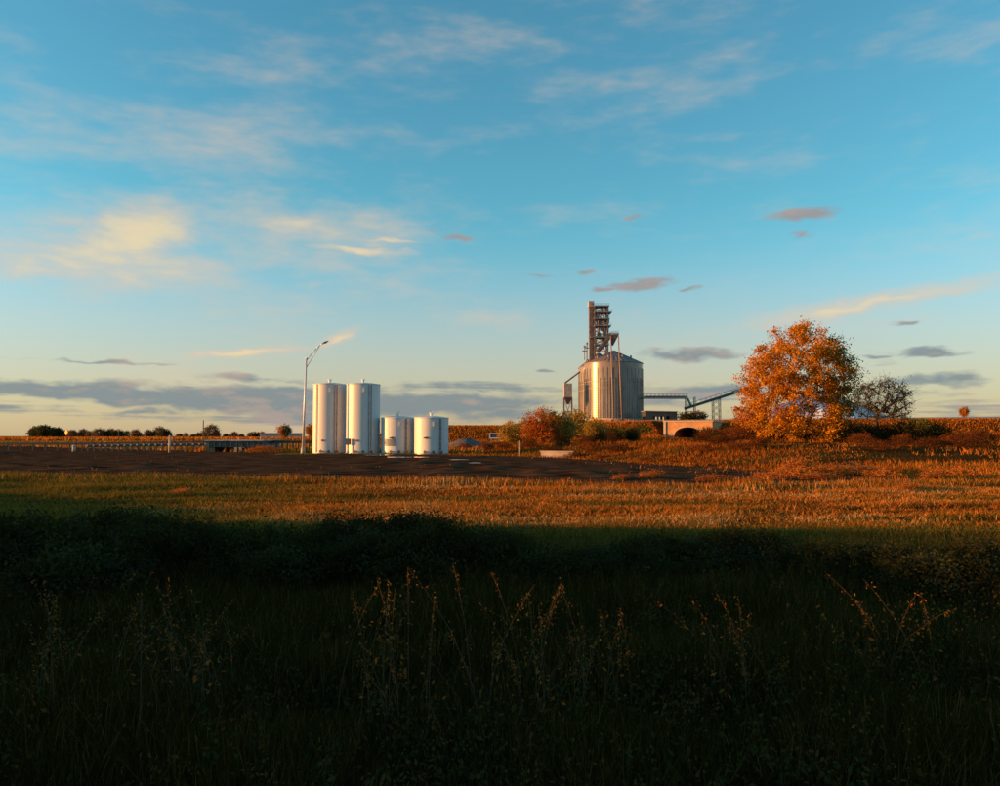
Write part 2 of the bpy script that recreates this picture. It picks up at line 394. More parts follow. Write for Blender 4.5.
DRY = [(.40, .125, .014), (.46, .155, .018), (.34, .095, .010), (.42, .17, .030), (.24, .075, .010)]
STRAW = [(.48, .24, .07), (.42, .20, .05), (.50, .27, .09)]
BROWN = [(.15, .055, .010), (.20, .07, .012), (.11, .05, .012)]
RED = [(.26, .068, .009), (.33, .095, .012), (.19, .048, .007), (.34, .12, .016)]
GRN = [(.115, .088, .014), (.145, .105, .018), (.085, .070, .011), (.155, .11, .020)]
DARK = [(.034, .032, .008), (.045, .042, .010), (.055, .045, .012), (.026, .025, .007)]

def mixgreen(x, y, g):
    n = len(x); u_ = rng.uniform(0, 1, n); p1 = vnoise(x*.3, y, 2.4, 51)*.6+vnoise(x*.5, y, .7, 52)*.4
    c = np.where((u_ < .08+.75*sstep(p1, .58, .75))[:, None], pick(STRAW, n), pick(DRY, n)); c = np.where((u_ > 1-.75*sstep(p1, .46, .30)-.06)[:, None], pick(BROWN, n), c)
    return np.where(rng.uniform(0, 1, n)[:, None] < np.asarray(g)[:, None], pick(GRN, n), c)
# mown field
x, y = scatter(420000, 16, 44)
k = ~in_lot(x, y+.6); x, y = x[k], y[k]
den = vnoise(x*.30, y, .50, 12)*.45+vnoise(x*.06, y, .42, 10)*.30+vnoise(x*.5, y, 2.5, 13)*.22+vnoise(x, y, .35, 11)*.18; k = rng.uniform(.35, .72, len(x)) < den; x, y = x[k], y[k]
g = np.clip(sstep(-x, 3, 11)*.85 + sstep(vnoise(x*.4, y, 2.2, 14), .62, .85)*.6 + .10 + .9*sstep(-y, -18, -16.5), 0, .96)  # green on the left and close by: partly field shade put into colour
h = rng.uniform(.035, .12, len(x))*(1+1.6*sstep(vnoise(x*.5, y, 1.7, 15), .6, .95))
blades('field_grass', np.stack([x, y, height(x, y)-.01], -1), h, rng.uniform(.014, .045, len(x)), mixgreen(x, y, g), 1.7, 1.2, label='mown dry orange grass across the middle field, greener on the left', cat='grass')
# rough edge along the lot
x = rng.uniform(-30, 19, 16000); y = np.interp(x, NEAR_X, NEAR_Y) + rng.normal(-.6, .7, len(x))
h = rng.uniform(.10, .34, len(x))*(.5+vnoise(x, y, 1.2, 16))
blades('verge_grass', np.stack([x, y, height(x, y)-.01], -1), h, .04, mixgreen(x, y, .25+.6*sstep(-x, 6, 16)), .6, 1.15, label='ragged taller grass along the near edge of the bare lot', cat='grass')
# grass creeping over the edges of the lot
x, y = scatter(60000, 30, 95, .70); k = in_lot(x, y); x, y = x[k], y[k]
dn = y-np.interp(x, NEAR_X, NEAR_Y); df = np.interp(x, FAR_X, FAR_Y)-y
pr = .9*np.exp(-dn/1.0)+.5*np.exp(-df/1.5)+.5*sstep(x, 5, 14)*sstep(vnoise(x*.4, y, 1.8, 61), .45, .7)+.05*sstep(vnoise(x*.3, y, 3, 62), .6, .8)
k = rng.uniform(0, 1, len(x)) < pr*sstep(vnoise(x*.5, y, .7, 63), .25, .6); x, y = x[k], y[k]
blades('lot_grass', np.stack([x, y, height(x, y)+.02], -1), rng.uniform(.05, .26, len(x)), rng.uniform(.02, .06, len(x)), mixgreen(x, y, .15+.5*sstep(-x, 4, 16)), 1.2, label='sparse tufts creeping over the edges of the bare lot', cat='grass')
# shaded foreground, its shade partly put into the blade colour, darkest up close
x, y = scatter(190000, 3.2, 18.5, .70)
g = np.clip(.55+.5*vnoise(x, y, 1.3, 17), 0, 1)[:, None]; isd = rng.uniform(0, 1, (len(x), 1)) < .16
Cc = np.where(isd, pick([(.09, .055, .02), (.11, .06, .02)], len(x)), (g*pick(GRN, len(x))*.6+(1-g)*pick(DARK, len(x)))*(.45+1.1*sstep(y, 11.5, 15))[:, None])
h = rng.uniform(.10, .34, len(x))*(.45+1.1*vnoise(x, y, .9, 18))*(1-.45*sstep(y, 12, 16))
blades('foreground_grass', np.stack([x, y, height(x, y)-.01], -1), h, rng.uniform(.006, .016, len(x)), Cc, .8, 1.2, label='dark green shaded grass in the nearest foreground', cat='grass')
# tall orange grass on the rise to the right
x, y = scatter(420000, 31, 150, .70, -14)
yf = np.interp(x, FAR_X, FAR_Y); k = ((y > yf+.3) | ((x > 18.3) & (y > 34))) & (rng.uniform(.3, .85, len(x)) < vnoise(x*.4, y, 5, 19)*.75+vnoise(x*.6, y, 1.1, 20)*.35); x, y = x[k], y[k]
redness = (sstep(y, 36, 45)*(vnoise(x, y, 7, 21) > .3))[:, None]
Cc = np.where(redness > .5, pick(RED, len(x)), pick(DRY, len(x))); gr = (rng.uniform(0, 1, len(x)) < .12+.5*sstep(vnoise(x*.4, y, 6, 22), .6, .8))[:, None]
Cc = np.where(gr, pick(GRN, len(x)), Cc)
h = rng.uniform(.10, .42, len(x))*(.35+1.3*vnoise(x, y, 3.2, 23)*vnoise(x, y, .9, 26)); h *= 1+.005*(y-31)
blades('tall_grass', np.stack([x, y, height(x, y)-.02], -1), h, rng.uniform(.025, .06, len(x))*(1+.008*(y-31)), Cc, 1.1, 1.15, label='tall rust orange grass on the rise right of the bare lot', cat='grass')
# grass of the flat ground left behind the lot
x, y = scatter(60000, 88, 320, .70, None, -2)
k = ~in_lot(x, y); x, y = x[k], y[k]
blades('roadside_grass', np.stack([x, y, height(x, y)-.02], -1), rng.uniform(.25, .7, len(x)), rng.uniform(.10, .3, len(x)), mixgreen(x, y, .25+.55*sstep(vnoise(x, y, 14, 24), .45, .7)), .5, label='rough roadside grass behind the tanks', cat='grass')
# embankment
x = rng.uniform(-60, 190, 90000); y = rng.uniform(219, 262, len(x))
k = ~((x > PX0-.6) & (x < PX1+.6) & (y < 247)); x, y = x[k], y[k]
Cc = np.where((vnoise(x, y, 12, 25) > .82)[:, None], pick(GRN, len(x)), pick(RED+DRY, len(x), .15))
blades('embankment_grass', np.stack([x, y, height(x, y)-.05], -1), rng.uniform(.3, .8, len(x)), rng.uniform(.25, .6, len(x)), Cc, .5, label='orange grass covering the long road embankment', cat='grass')
# far crop field
x, y = scatter(60000, 330, 1500, .70, None, 60)
blades('far_field', np.stack([x, y, height(x, y)-.1], -1), rng.uniform(1.0, 1.9, len(x)), rng.uniform(1.0, 2.4, len(x)), pick(DRY, len(x), .2), .3, label='far orange crop field below the treeline', cat='field')

# trees and shrubs --------------------------------------------------
def leaf_quads(C0, size, cols, flat=.0):
    n = len(C0); t = rng.normal(size=(n, 3)); t /= np.linalg.norm(t, axis=1)[:, None]
    b_ = rng.normal(size=(n, 3)); b_ -= (b_*t).sum(1)[:, None]*t; b_ /= np.linalg.norm(b_, axis=1)[:, None]
    s_ = (size*rng.uniform(.6, 1.25, n))[:, None]
    V = np.stack([C0-t*s_*.55, C0+b_*s_*.27-t*s_*.08, C0+t*s_*.55, C0-b_*s_*.27-t*s_*.08], 1)
    return V.reshape(-1, 3), np.repeat(cols, 4, 0)
def skeleton(base, clumps, trunk_top, r_tip=.02, wob=.12):
    """connect every clump to the nearest branch; returns segments with radii"""
    base = np.array(base, float); top = np.array(trunk_top, float)
    nodes = [base]; par = [-1]
    for i in range(1, 7):
        t = i/6; nodes.append(base+(top-base)*t + rng.normal(size=3)*wob*np.array([1, 1, .2])*(t < 1)); par.append(i-1)
    first_branch = 3
    order = np.argsort(np.linalg.norm(clumps-top, axis=1))
    for i in order:
        c = clumps[i]; N = np.array(nodes)
        dd = np.linalg.norm(N-c, axis=1) + 1.2*np.maximum(0, N[:, 2]-c[2]); dd[:first_branch] += 50
        j = int(np.argmin(dd)); L = np.linalg.norm(c-N[j]); k_ = max(1, int(L/1.2)); pj = j
        for q in range(1, k_+1):
            t = q/k_; nodes.append(N[j]+(c-N[j])*t + (rng.normal(size=3)*wob*L*.35 if q < k_ else 0) + np.array([0, 0, .12*L*t*(1-t)])); par.append(pj); pj = len(nodes)-1
    cnt = np.zeros(len(nodes)); has = np.zeros(len(nodes), bool)
    for i in range(len(nodes)-1, 0, -1):
        if cnt[i] == 0: cnt[i] = 1
        cnt[par[i]] += cnt[i]
    return np.array(nodes), par, r_tip*np.power(np.maximum(cnt, 1), .46)
def limbs_mb(nodes, par, rad, mb, sides=5, rmin=.0, flare=1.0):
    for i in range(1, len(nodes)):
        if rad[i] < rmin: continue
        p = par[i]; r0 = min(rad[p], rad[i]*1.6)*(flare if p == 0 else 1)
        if np.linalg.norm(nodes[p]-nodes[i]) > 1e-3: mb.tube(nodes[p], nodes[i], r0, rad[i], sides if rad[i] > .05 else 3)
def poisson(cands, dmin, nmax):
    out = []
    for c in cands:
        if len(out) >= nmax: break
        if all(np.linalg.norm(c-o) > dmin for o in out): out.append(c)
    return np.array(out)
def ell(n, c, r, shell=.35):
    d_ = rng.normal(size=(n, 3)); d_ /= np.linalg.norm(d_, axis=1)[:, None]
    return np.array(c) + d_*(rng.uniform(shell, 1, (n, 1))**.6)*np.array(r)
def make_tree(name, label, cat, env, base, top, nclump, dmin, leaves, lsize, spread, cols, loc=(0, 0, 0), group=None, r_tip=.02, bark='bark', colfn=None, twigs=0, wob=.12, trunkname='trunk'):
    """env: list of (centre, radii, weight) ellipsoids in local space"""
    cands = np.vstack([ell(int(nclump*14*w_), c, r) for c, r, w_ in env]); rng.shuffle(cands)
    cl = poisson(cands, dmin, nclump)
    root = thing(name, label, cat, loc, group)
    nodes, par, rad = skeleton(base, cl, top, r_tip, wob)
    mb = MB(); limbs_mb(nodes, par, rad, mb, 7, flare=1.3)
    for c in cl:
        for _ in range(twigs):
            e = c+rng.normal(size=3)*spread*1.3; mb.tube(c, e, r_tip*.6, r_tip*.25, 3)
    off = Vector(loc); me_ = bpy.data.meshes.new(trunkname); me_.from_pydata([tuple(v) for v in mb.v], [], mb.f); me_.update()
    link(trunkname, me_, M[bark], root, smooth=True)
    k_ = rng.poisson(leaves, len(cl)); ci = np.repeat(np.arange(len(cl)), k_)
    sc = rng.uniform(.6, 1.3, len(cl))[ci][:, None]
    pos = cl[ci] + rng.normal(size=(len(ci), 3))*spread*sc*np.array([1, 1, .8])
    cc = colfn(pos, cl[ci]) if colfn else pick(cols, len(cl), .15)[ci]*(1+.2*rng.uniform(-1, 1, (len(ci), 1)))
    V, C4 = leaf_quads(pos, lsize, cc)
    link('crown', np_mesh('crown', V, 4, C4), M['leaf'], root)
    return root
def copy_tree(o, loc, rotz=0, sc=(1, 1, 1), label=None, parent=None):
    c = o.copy(); COL.objects.link(c); c.parent = parent
    if parent is None:
        c.location = loc; c.rotation_euler = (0, 0, rotz); c.scale = sc if isinstance(sc, tuple) else (sc,)*3
        if label: c['label'] = label
    for ch in list(o.children):
        copy_tree(ch, None, parent=c)
    return c

ORANGE = [(.52, .19, .012), (.58, .24, .016), (.46, .145, .010), (.55, .27, .025)]
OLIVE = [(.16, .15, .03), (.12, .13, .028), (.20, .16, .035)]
# the big autumn tree
TY = 73.0
def loc_env(lst, Y, loc):
    out = []
    for px, py, rx, ry, dep, w_, dy in lst:
        p = W(px, py, Y)-Vector(loc); k_ = Y/FPX
        out.append(((p.x, dy, p.z), (rx*k_, dep, ry*k_), w_))
    return out
tb = W(814, 452, TY); tb.z = hz(tb.x, TY)-.1
env = loc_env([(800, 362, 42, 38, 4.6, 1.0, 0), (763, 385, 21, 36, 3.6, .6, -.4), (834, 372, 21, 34, 3.6, .5, .5), (770, 424, 26, 15, 3.0, .2, 0), (821, 432, 13, 24, 1.6, .5, -2.2), (790, 432, 10, 16, 1.4, .15, -1.5), (845, 398, 13, 22, 2.4, .2, .6), (802, 335, 22, 13, 2.6, .25, 0), (800, 400, 45, 25, 4.0, .5, 0)], TY, tb)
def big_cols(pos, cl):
    n = len(pos); g = sstep(cl[:, 0]*1.0 + cl[:, 1]*.35 + .12*(cl[:, 2]-6) + 1.6*(vnoise(cl[:, 0], cl[:, 2], 2.0, 31)-.5), .4, 2.4)  # olive toward upper right and back: shaded side of crown put into leaf colour
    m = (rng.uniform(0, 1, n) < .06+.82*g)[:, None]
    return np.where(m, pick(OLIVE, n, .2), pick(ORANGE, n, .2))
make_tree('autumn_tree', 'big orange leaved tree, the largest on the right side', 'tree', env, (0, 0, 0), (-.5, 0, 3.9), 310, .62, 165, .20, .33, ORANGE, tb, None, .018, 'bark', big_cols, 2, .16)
# sparse dark tree beside it
T2 = 80.0; t2b = W(878, 450, T2); t2b.z = hz(t2b.x, T2)-.1
env = loc_env([(882, 398, 29, 22, 2.6, 1, 0), (868, 400, 16, 20, 2.0, .4, 0), (898, 408, 14, 14, 1.6, .3, 0)], T2, t2b)
make_tree('sparse_tree', 'dark sparse half bare tree just right of the big orange tree', 'tree', env, (0, 0, 0), (.1, 0, 3.2), 130, .54, 30, .16, .30, [(.05, .05, .02), (.07, .06, .022), (.10, .065, .022)], t2b, None, .03, 'bark_grey', None, 10, .16)

# prototypes of the shrubs
def bush(name, label, loc, r, hgt, cols, ncl, leaves, ls, sp, group=None, twigs=3, cat='shrub', bark='bark'):
    env_ = [((0, 0, hgt*.55), (r, r*.8, hgt*.48), 1), ((r*.3, 0, hgt*.35), (r*.8, r*.7, hgt*.33), .4), ((-r*.4, 0, hgt*.4), (r*.7, r*.6, hgt*.3), .4)]
    return make_tree(name, label, cat, env_, (0, 0, -.05), (0, 0, hgt*.35), ncl, r*.24, leaves, ls, sp, cols, loc, group, .010, bark, None, twigs, .1, 'stems')
RUST = [(.44, .12, .02), (.50, .17, .025), (.36, .10, .02), (.40, .16, .03)]
GOLD = [(.40, .24, .04), (.34, .22, .045), (.28, .19, .04), (.45, .22, .03)]
BRUSH = [(.16, .042, .008), (.22, .065, .010), (.11, .032, .008), (.07, .03, .008)]
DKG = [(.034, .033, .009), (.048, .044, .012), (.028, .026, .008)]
def place(px, Y, dz=0): p = W(px, 440, Y); return (p.x, Y, hz(p.x, Y)+dz)
G_BR = 'brush along the rise right of the lot'
p_rust = bush('rust_shrub', 'round rust orange shrub, tallest beside the small post', place(541, 110), 2.6, 4.9, RUST, 90, 90, .24, .34)
p_gold = bush('golden_shrub', 'golden green shrub left of the round rust shrub', place(513, 118), 1.9, 3.6, GOLD, 60, 70, .24, .34)
p_brush = bush('brush_shrub', 'reddish brush below the big orange tree trunk', place(800, 80), 2.2, 2.2, BRUSH, 60, 55, .17, .32, G_BR, 5)
p_dark = bush('dark_shrub', 'nearly black bush nearest the big tree on its right', place(850, 70), 1.5, 2.0, DKG, 50, 80, .16, .28, None, 2)
for px, Y, s_, lab in ((562, 112, 1.15, 'golden green shrub between the rust shrub and the grain silo'), (578, 125, 1.25, 'golden green shrub in front of the grain silo foundation'), (550, 130, 1.3, 'tall golden shrub behind the round rust shrub'), (596, 118, .9, 'lower golden shrub under the lit silo foundation'), (527, 128, 1.1, 'golden shrub showing above the left of the rust shrub')):
    copy_tree(p_gold, place(px, Y), random.uniform(0, 6), s_, lab)
copy_tree(p_rust, place(752, 84), 1.0, (.80, .8, .95), 'orange shrub in front of the grain pile left of the big tree')
copy_tree(p_rust, place(633, 128), 2.2, (.5, .5, .55), 'small rust shrub at the right of the silo foundation')
for i, (px, Y, s_, lab) in enumerate(((615, 108, .85, 'dark bush below the silo, left of a pair'), (632, 110, .8, 'dark bush below the silo, right of a pair'), (706, 96, .9, 'dark upright bush right of the arch'), (725, 100, .55, 'small dark bush between arch and orange shrub'), (907, 70, 1.0, 'round black green bush at the right below the embankment'), (884, 74, .8, 'dark bush under the sparse tree'), (866, 71, .85, 'low black bush between the two trees on the right'), (935, 76, .9, 'dark bush right of the round black green bush'), (716, 78, .55, 'dark bush below the arch, right side'), (770, 74, .6, 'dark bush under the left of the big orange tree'), (600, 92, .6, 'dark low bush left of the pair below the silo'), (838, 70, .75, 'dark bush right of the big tree trunk'), (805, 84, .7, 'dark bush left of the big tree trunk'), (845, 98, .85, 'dark leafy bush against the pale grain pile'), (922, 210, 1.0, 'dark bush high on the right embankment'), (936, 212, .8, 'dark bush beside another on the right embankment'))):
    copy_tree(p_dark, place(px, Y), i*1.3, s_, lab)
for i, (px, Y, s_) in enumerate(((712, 86, .75), (730, 80, .8), (745, 76, .85), (765, 78, .8), (782, 76, .7), (828, 74, .5), (840, 92, .7), (870, 74, .7), (893, 92, .8), (925, 82, .5), (945, 84, .55), (962, 80, .5), (610, 88, .5), (585, 84, .5), (562, 92, .55), (530, 98, .5), (505, 100, .55), (486, 104, .5), (465, 106, .5), (745, 98, 1.0), (720, 108, .9), (775, 100, 1.0), (980, 78, .55), (1000, 84, .5),
   (575, 70, .28), (598, 66, .22), (620, 72, .34), (645, 60, .22), (672, 56, .18), (702, 62, .32), (722, 66, .45), (738, 60, .34), (758, 62, .40), (880, 58, .34), (902, 62, .42), (930, 60, .36), (952, 64, .45), (975, 58, .4), (860, 64, .4), (552, 80, .4), (590, 78, .42))):
    copy_tree(p_brush, place(px, Y), i*1.7, (s_*(1 if i < 24 else 1.6), s_, s_*random.uniform(.8, 1.1)), 'reddish brown brush on the rise right of the bare lot')
p_brush['label'] = 'reddish brown brush on the rise right of the bare lot'
# rust coloured weed clumps at the lot end
p_weed = bush('weed_clump', 'rust weed clump at the right end of the bare lot', place(800, 42), .8, .75, RUST, 40, 60, .09, .16, 'rust weed clumps in the field', 3, 'weeds')
for i, (px, Y, s_) in enumerate(((835, 39, 1.1), (770, 37, .7), (650, 37, .75), (820, 36, .7), (880, 38, .8), (930, 37, .8), (715, 35, .6), (955, 39, .9), (905, 29, .55), (750, 33, .5), (185, 27, .45), (620, 36, .5), (860, 40, 1.0), (795, 39, .9))):
    copy_tree(p_weed, place(px, Y), i*2.1, (s_*1.5, s_, s_*.62), 'rust weed clump in the field near the right end of the lot' if px > 300 else 'low rust weed clump in the green left part of the field')
for o in list(COL.objects):
    if o.get('category') == 'weeds' and o['label'] != 'low rust weed clump in the green left part of the field': o['label'] = 'rust weed clump in the field near the right end of the lot'
    elif o.get('category') == 'weeds': o.pop('group')

# dark shrubs of the shaded foreground
G_FG = 'dark shrubs in the shaded foreground'
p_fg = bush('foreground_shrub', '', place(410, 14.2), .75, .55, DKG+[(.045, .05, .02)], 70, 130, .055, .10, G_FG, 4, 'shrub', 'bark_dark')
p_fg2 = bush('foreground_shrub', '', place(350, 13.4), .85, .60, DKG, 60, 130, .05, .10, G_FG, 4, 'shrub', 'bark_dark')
fgl = [(120, 14.6, 1.0, 0), (50, 13.0, 1.1, 1), (85, 12.2, 1.1, 0), (150, 12.6, 1.0, 1), (185, 13.2, .9, 1), (225, 12.6, .8, 0), (265, 13.5, .9, 1), (300, 12.8, .85, 0), (320, 14.2, .7, 1), (380, 12.7, .95, 0),
       (440, 13.2, .9, 1), (465, 12.3, .9, 0), (500, 13.4, .75, 1), (535, 12.4, .8, 0), (575, 12.8, .8, 1), (615, 12.2, .85, 0), (655, 12.8, .8, 1), (700, 12.6, .9, 0), (740, 12.9, .9, 1), (780, 12.2, .8, 0), (825, 12.6, .75, 1), (865, 12.0, .85, 0), (910, 12.4, .8, 1), (950, 12.0, .9, 0), (990, 12.6, .9, 1), (10, 12.4, 1.1, 0)]
for i, (px, Y, s_, kd) in enumerate(fgl):
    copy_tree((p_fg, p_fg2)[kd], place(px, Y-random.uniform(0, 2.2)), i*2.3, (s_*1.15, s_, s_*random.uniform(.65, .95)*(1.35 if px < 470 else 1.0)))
for o in list(COL.objects):
    if o.get('group') == G_FG: o['label'] = 'dark leafy shrub in the shaded strip along the bottom'
p_fg['label'] = 'tallest dark foreground shrub, its top reaching into the lit field'; p_fg.pop('group')
# dry weeds close to the camera whose tips catch the sun
def dry_weed(name, label, px, Y, hgt, n, spread, group):
    x0, y0, z0 = place(px, Y); root = thing(name, label, 'weeds', (x0, y0, z0), group)
    mb = MB(); P = []; n = int(n*.7); spread *= 1.7
    for i in range(n):
        b0 = Vector((random.gauss(0, spread*.4), random.gauss(0, spread*.4), -.02)); hh = hgt*random.uniform(.3, 1.0)**.7
        side = Vector((random.gauss(0, spread*.55), random.gauss(0, spread*.55), 0)); pts = [b0+side*(t*t)+Vector((0, 0, hh*t*(1-.08*t))) for t in (0, .3, .6, .85, 1.0)]
        for q in range(4): mb.tube(pts[q], pts[q+1], .0045-.0009*q, .0036-.0009*q, 3)
        for q in range(26):
            t = random.uniform(.62, 1.0); k_ = min(3, max(0, int(t > .85)+2)); c = pts[2].lerp(pts[3], (t-.6)/.25) if t < .85 else pts[3].lerp(pts[4], (t-.85)/.15)
            w_ = .045*(1.05-t)+.008; P.append((*(c + Vector((random.gauss(0, w_), random.gauss(0, w_), random.gauss(0, .02)))), .022))
        for q in range(4):
            t = random.uniform(.1, .6); c = pts[0].lerp(pts[2], t/.6); P.append((*(c + Vector((random.gauss(0, .03), random.gauss(0, .03), 0))), .045))
    me_ = bpy.data.meshes.new('stems'); me_.from_pydata([tuple(v) for v in mb.v], [], mb.f); me_.update(); link('stems', me_, M['straw'], root, kind='stuff')
    P = np.array(P); V, C4 = leaf_quads(P[:, :3], P[:, 3], pick([(.26, .09, .02), (.20, .07, .016), (.18, .10, .025), (.07, .06, .02)], len(P)))
    link('seed_heads', np_mesh('seed_heads', V, 4, C4), M['leaf'], root, kind='stuff')
for px, Y, hgt, n, sp, lab in ((182, 5.6, 1.10, 26, .30, 'dry rust weed clump in the bottom left foreground'), (386, 5.5, 1.22, 14, .22, 'slim dry weed stalks at the bottom left of centre'), (372, 5.3, 1.10, 10, .16, 'short dry stalks beside taller stalks at bottom centre'), (520, 5.6, 1.12, 30, .34, 'broad dry weed clump at the bottom centre'), (62, 5.8, 1.12, 20, .30, 'brownish weed clump at the bottom left corner'), (610, 5.7, .98, 8, .15, 'thin dry sprig at the bottom right of centre'), (585, 5.6, .96, 8, .15, 'thin dry sprig right of the broad weed clump'), (745, 6.0, .98, 12, .24, 'dry weed tuft at the bottom right'), (905, 6.2, .95, 12, .3, 'faint brown weed tuft near the bottom right corner')):
    dry_weed('dry_weed', lab, px, Y, hgt, n, sp, None)

# mixed low weeds that break up the shaded grass
nw = 5200; x, y = scatter(nw, 3.6, 15.5, .70); k = rng.uniform(.2, .9, len(x)) < vnoise(x, y, 1.6, 41); x, y = x[k], y[k]; z = height(x, y)
kk = 18; xi = np.repeat(np.arange(len(x)), kk); hh = rng.uniform(.15, .62, len(x))[xi]; t = rng.uniform(.1, 1, len(xi)); az_ = rng.uniform(0, 6.28, len(x))[xi]
P = np.stack([x[xi]+np.cos(az_)*.25*hh*t*t+rng.normal(0, .035, len(xi)), y[xi]+np.sin(az_)*.25*hh*t*t+rng.normal(0, .035, len(xi)), z[xi]+hh*t], -1)
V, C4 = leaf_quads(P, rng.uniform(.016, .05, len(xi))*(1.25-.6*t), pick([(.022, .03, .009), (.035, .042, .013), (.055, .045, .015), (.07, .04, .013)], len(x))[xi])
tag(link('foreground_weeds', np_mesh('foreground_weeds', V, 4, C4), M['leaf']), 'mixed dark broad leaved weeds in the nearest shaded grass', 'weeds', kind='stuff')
# far trees
p_round = make_tree('far_tree', 'dark green dome of trees at the far left edge', 'tree', [((0, 0, 4.6), (5.5, 4, 3.2), 1)], (0, 0, 0), (0, 0, 2.6), 60, 1.0, 60, .9, .9, [(.05, .055, .02), (.07, .065, .025)], place(44, 480), None, .06)
p_brown = make_tree('far_tree', 'brownish autumn tree in the far treeline', 'tree', [((0, 0, 3.6), (3.4, 3, 2.8), 1)], (0, 0, 0), (0, 0, 2.2), 40, .9, 34, .7, .7, [(.16, .09, .05), (.20, .10, .05), (.12, .08, .04)], place(72, 640), 'far treeline', .05, 'bark_grey', None, 3)
p_low = make_tree('far_tree', 'low dark green tree in the far treeline', 'tree', [((0, 0, 2.6), (4.2, 3, 2.4), 1)], (0, 0, 0), (0, 0, 1.4), 40, .9, 50, .8, .8, [(.045, .045, .02), (.06, .055, .02), (.10, .07, .03)], place(85, 640), 'far treeline', .05)
copy_tree(p_round, place(56, 490), 1, (.8, .8, .85), 'dark green tree right of the far left dome')
copy_tree(p_round, place(36, 485), 2, (.9, .9, .9), 'dark green tree cut by the far left edge')
for i in range(34):
    px = 62+i*6.0+random.uniform(-2.5, 2.5); s_ = random.uniform(.75, 1.15)*(1.15 if px < 175 else .8)
    src, lab = ((p_brown, 'brownish autumn tree in the far treeline'), (p_low, 'low dark green tree in the far treeline'))[random.random() < .5]
    copy_tree(src, place(px, random.uniform(600, 720)), i, (s_*1.1, s_, s_), lab)
copy_tree(p_brown, place(211, 560), .5, 1.45, 'brown tree standing taller at the right of the far treeline')
p_small = make_tree('small_tree', 'small round orange and green tree left of the lamp post', 'tree', [((0, 0, 3.3), (1.9, 1.6, 1.9), 1), ((.5, 0, 3.0), (1.8, 1.4, 1.7), .5)], (0, 0, 0), (0, 0, 1.8), 46, .5, 60, .38, .36, None, place(284, 250), None, .03, 'bark', lambda p, c: np.where((c[:, :1]+.8*(vnoise(c[:, 0], c[:, 2], 1, 3)-.5)[:, None] < .2), pick([(.42, .16, .03)], len(p)), pick([(.14, .11, .03)], len(p))))
copy_tree(p_small, place(311, 240), 2, .95, 'small dark tree half hidden between lamp and tallest tank')
copy_tree(p_small, place(965, 252), 1, (.8, .8, .8), 'small orange tree on the embankment at the far right')
copy_tree(p_low, place(688, 330), 0, (1.0, 1, .75), 'low rounded trees under the conveyor, left of the pair')
copy_tree(p_brown, place(698, 335), 0, (1.1, 1, .7), 'low rounded trees under the conveyor, right of the pair')

